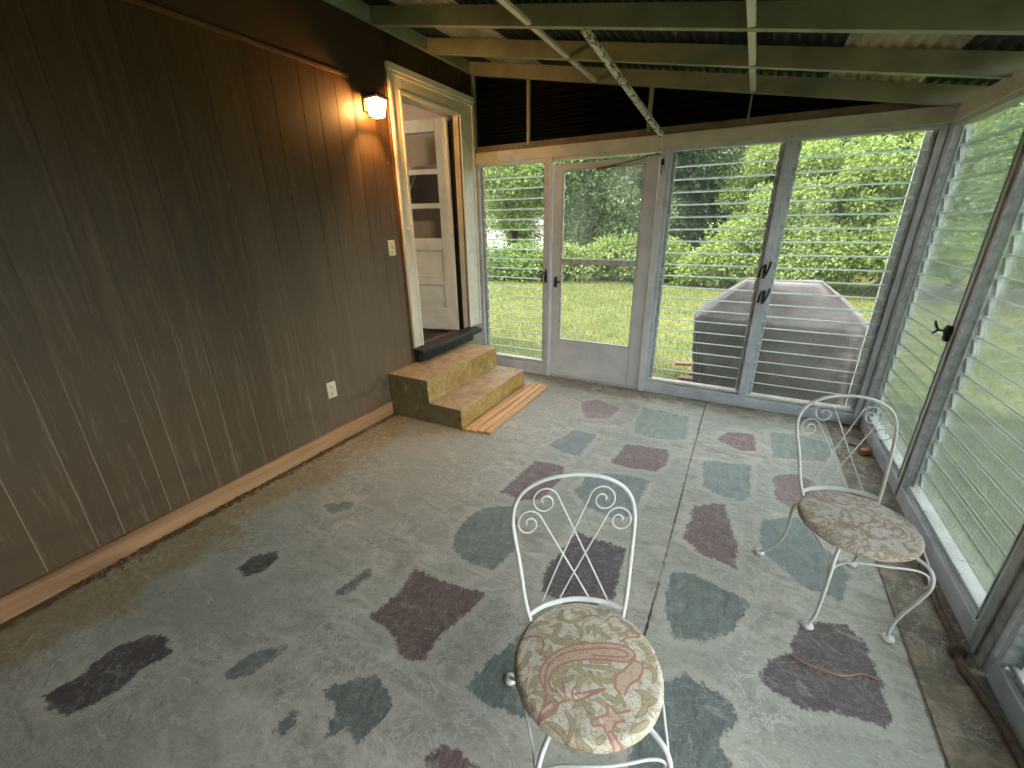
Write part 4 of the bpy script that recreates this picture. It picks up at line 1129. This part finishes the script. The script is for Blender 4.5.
bush('overgrown_bush', 'big sprawling lime green bush behind the covered grill', 21,
     [(1.6,8.4,.25,.65,.55),(2.2,8.4,.6,.8,.9),(2.9,8.5,1.2,.9,1.2),(3.8,8.6,1.8,1.1,1.5),(4.9,8.7,2.1,1.2,1.6),(6.0,8.9,2.1,1.3,1.6),(7.2,9.4,1.9,1.3,1.6),(8.4,9.8,1.6,1.2,1.5),(3.6,8.0,.6,.9,.9),(5.2,8.0,.8,1.0,1.0),(6.6,8.4,.8,1.0,1.0)], 150000, .075, 'leaf_lime')
bush('overgrown_bush', 'bush seen through the hazy right hand windows at the lawn edge', 22,
     [(9.2,11.6,.9,1.2,1.2),(10.2,10.8,1.0,1.3,1.3),(11.2,12.2,1.0,1.4,1.4),(9.5,9.0,1.1,1.2,1.3),(10.3,7.4,1.0,1.1,1.2),(10.8,5.8,1.1,1.2,1.3),(11.0,4.0,1.0,1.2,1.2),(11.2,2.2,1.1,1.2,1.3),(11.2,.4,1.0,1.2,1.2)], 60000, .10, 'leaf_mid')
bush('low_hedge', 'low green hedge at the lawn edge behind the narrow louvred window', 23,
     [(-6.4,7.4,.25,.7,.62),(-5.4,7.5,.3,.7,.6),(-4.4,7.7,.3,.7,.62),(-3.4,7.9,.28,.7,.62),(-2.7,8.1,.3,.6,.6)], 26000, .09, 'leaf_shrub')
bush('leafy_shrub', 'bright leafy shrub at the lawn edge behind the storm door', 24,
     [(-1.9,8.4,.3,.55,.5),(-1.1,8.5,.35,.6,.62),(-.3,8.7,.4,.65,.7),(.5,8.8,.35,.6,.6)], 24000, .10, 'leaf_lime')
# pale building behind the hedge
sh = empty('pale_shed', (-9.0,16.5,GZ), .25); tag(sh, 'pale low building glimpsed behind the hedge through the narrow window', 'shed')
MB().box(-2.6,2.6,-1.4,1.4,0,1.5).build('wall', 'shed_wall', sh)
MB().hexa([(-2.8,-1.6,1.5),(2.8,-1.6,1.5),(2.8,1.6,1.5),(-2.8,1.6,1.5)], [(-2.8,-.1,2.4),(2.8,-.1,2.4),(2.8,.1,2.4),(-2.8,.1,2.4)]).build('roof', 'shed_roof', sh)
w = MB().box(.6,1.6,-1.42,-1.38,.6,1.2).build('window', 'dark_cabinet', sh)

# ------------------------------------------------------------------ things inside the house seen through the door glass
cb = empty('dark_cabinet', (-.75,.018,1.66)); tag(cb, 'dark cabinet on the room wall seen through the glass of the open house door', 'cabinet')
MB().box(-.42,.42,-.15,.0,.0,.33).build('body', 'dark_cabinet', cb, bevel=.005)  # dark box added in place of the dark reflection in the middle pane
MB().box(-.43,.43,-.16,.0,.33,.37).box(-.43,.43,-.16,.0,-.03,.0).build('shelf_board', 'cream_trim', cb, bevel=.003)
o = MB().tube(spline([(-.60,-.14,1.98),(-.66,-.15,1.86),(-.76,-.155,1.74),(-.86,-.155,1.67)],6), .006, 6).build('white_cable', 'white_cable'); tag(o, 'thin pale cable hanging across the dark cabinet behind the door glass', 'cable')

# ------------------------------------------------------------------ light
w = bpy.data.worlds.new('sky'); SC.world = w; w.use_nodes = True
nt = w.node_tree; nt.nodes.clear()
out = nt.nodes.new('ShaderNodeOutputWorld'); bg = nt.nodes.new('ShaderNodeBackground')
sky = nt.nodes.new('ShaderNodeTexSky'); sky.sky_type = 'NISHITA'; sky.sun_disc = False; sky.sun_elevation = math.radians(58); sky.sun_rotation = math.radians(215); sky.dust_density = 4.0; sky.air_density = 1.0
mx = nt.nodes.new('ShaderNodeMix'); mx.data_type = 'RGBA'; mx.inputs[0].default_value = .72
mul = nt.nodes.new('ShaderNodeMix'); mul.data_type = 'RGBA'; mul.blend_type = 'MULTIPLY'; mul.inputs[0].default_value = 1; mul.inputs[7].default_value = (.3,.3,.3,1)
nt.links.new(sky.outputs[0], mul.inputs[6]); nt.links.new(mul.outputs[2], mx.inputs[6]); mx.inputs[7].default_value = (1.0, .985, .915, 1)
nt.links.new(mx.outputs[2], bg.inputs[0]); bg.inputs[1].default_value = 2.3
nt.links.new(bg.outputs[0], out.inputs[0])
sun = bpy.data.lights.new('sun', 'SUN'); sun.energy = 1.75; sun.angle = math.radians(3); sun.color = (1,.95,.84)
so = bpy.data.objects.new('sun', sun); COL.objects.link(so); so.rotation_euler = V((-.55,-.38,1.0)).to_track_quat('Z','Y').to_euler()
rlm = bpy.data.lights.new('room_lamp', 'POINT'); rlm.energy = 14; rlm.color = (1,.84,.66); rlm.shadow_soft_size = .12  # unseen light added to brighten the room beyond the house door
ro = bpy.data.objects.new('room_lamp', rlm); COL.objects.link(ro); ro.location = (-1.3,-1.5,2.55)
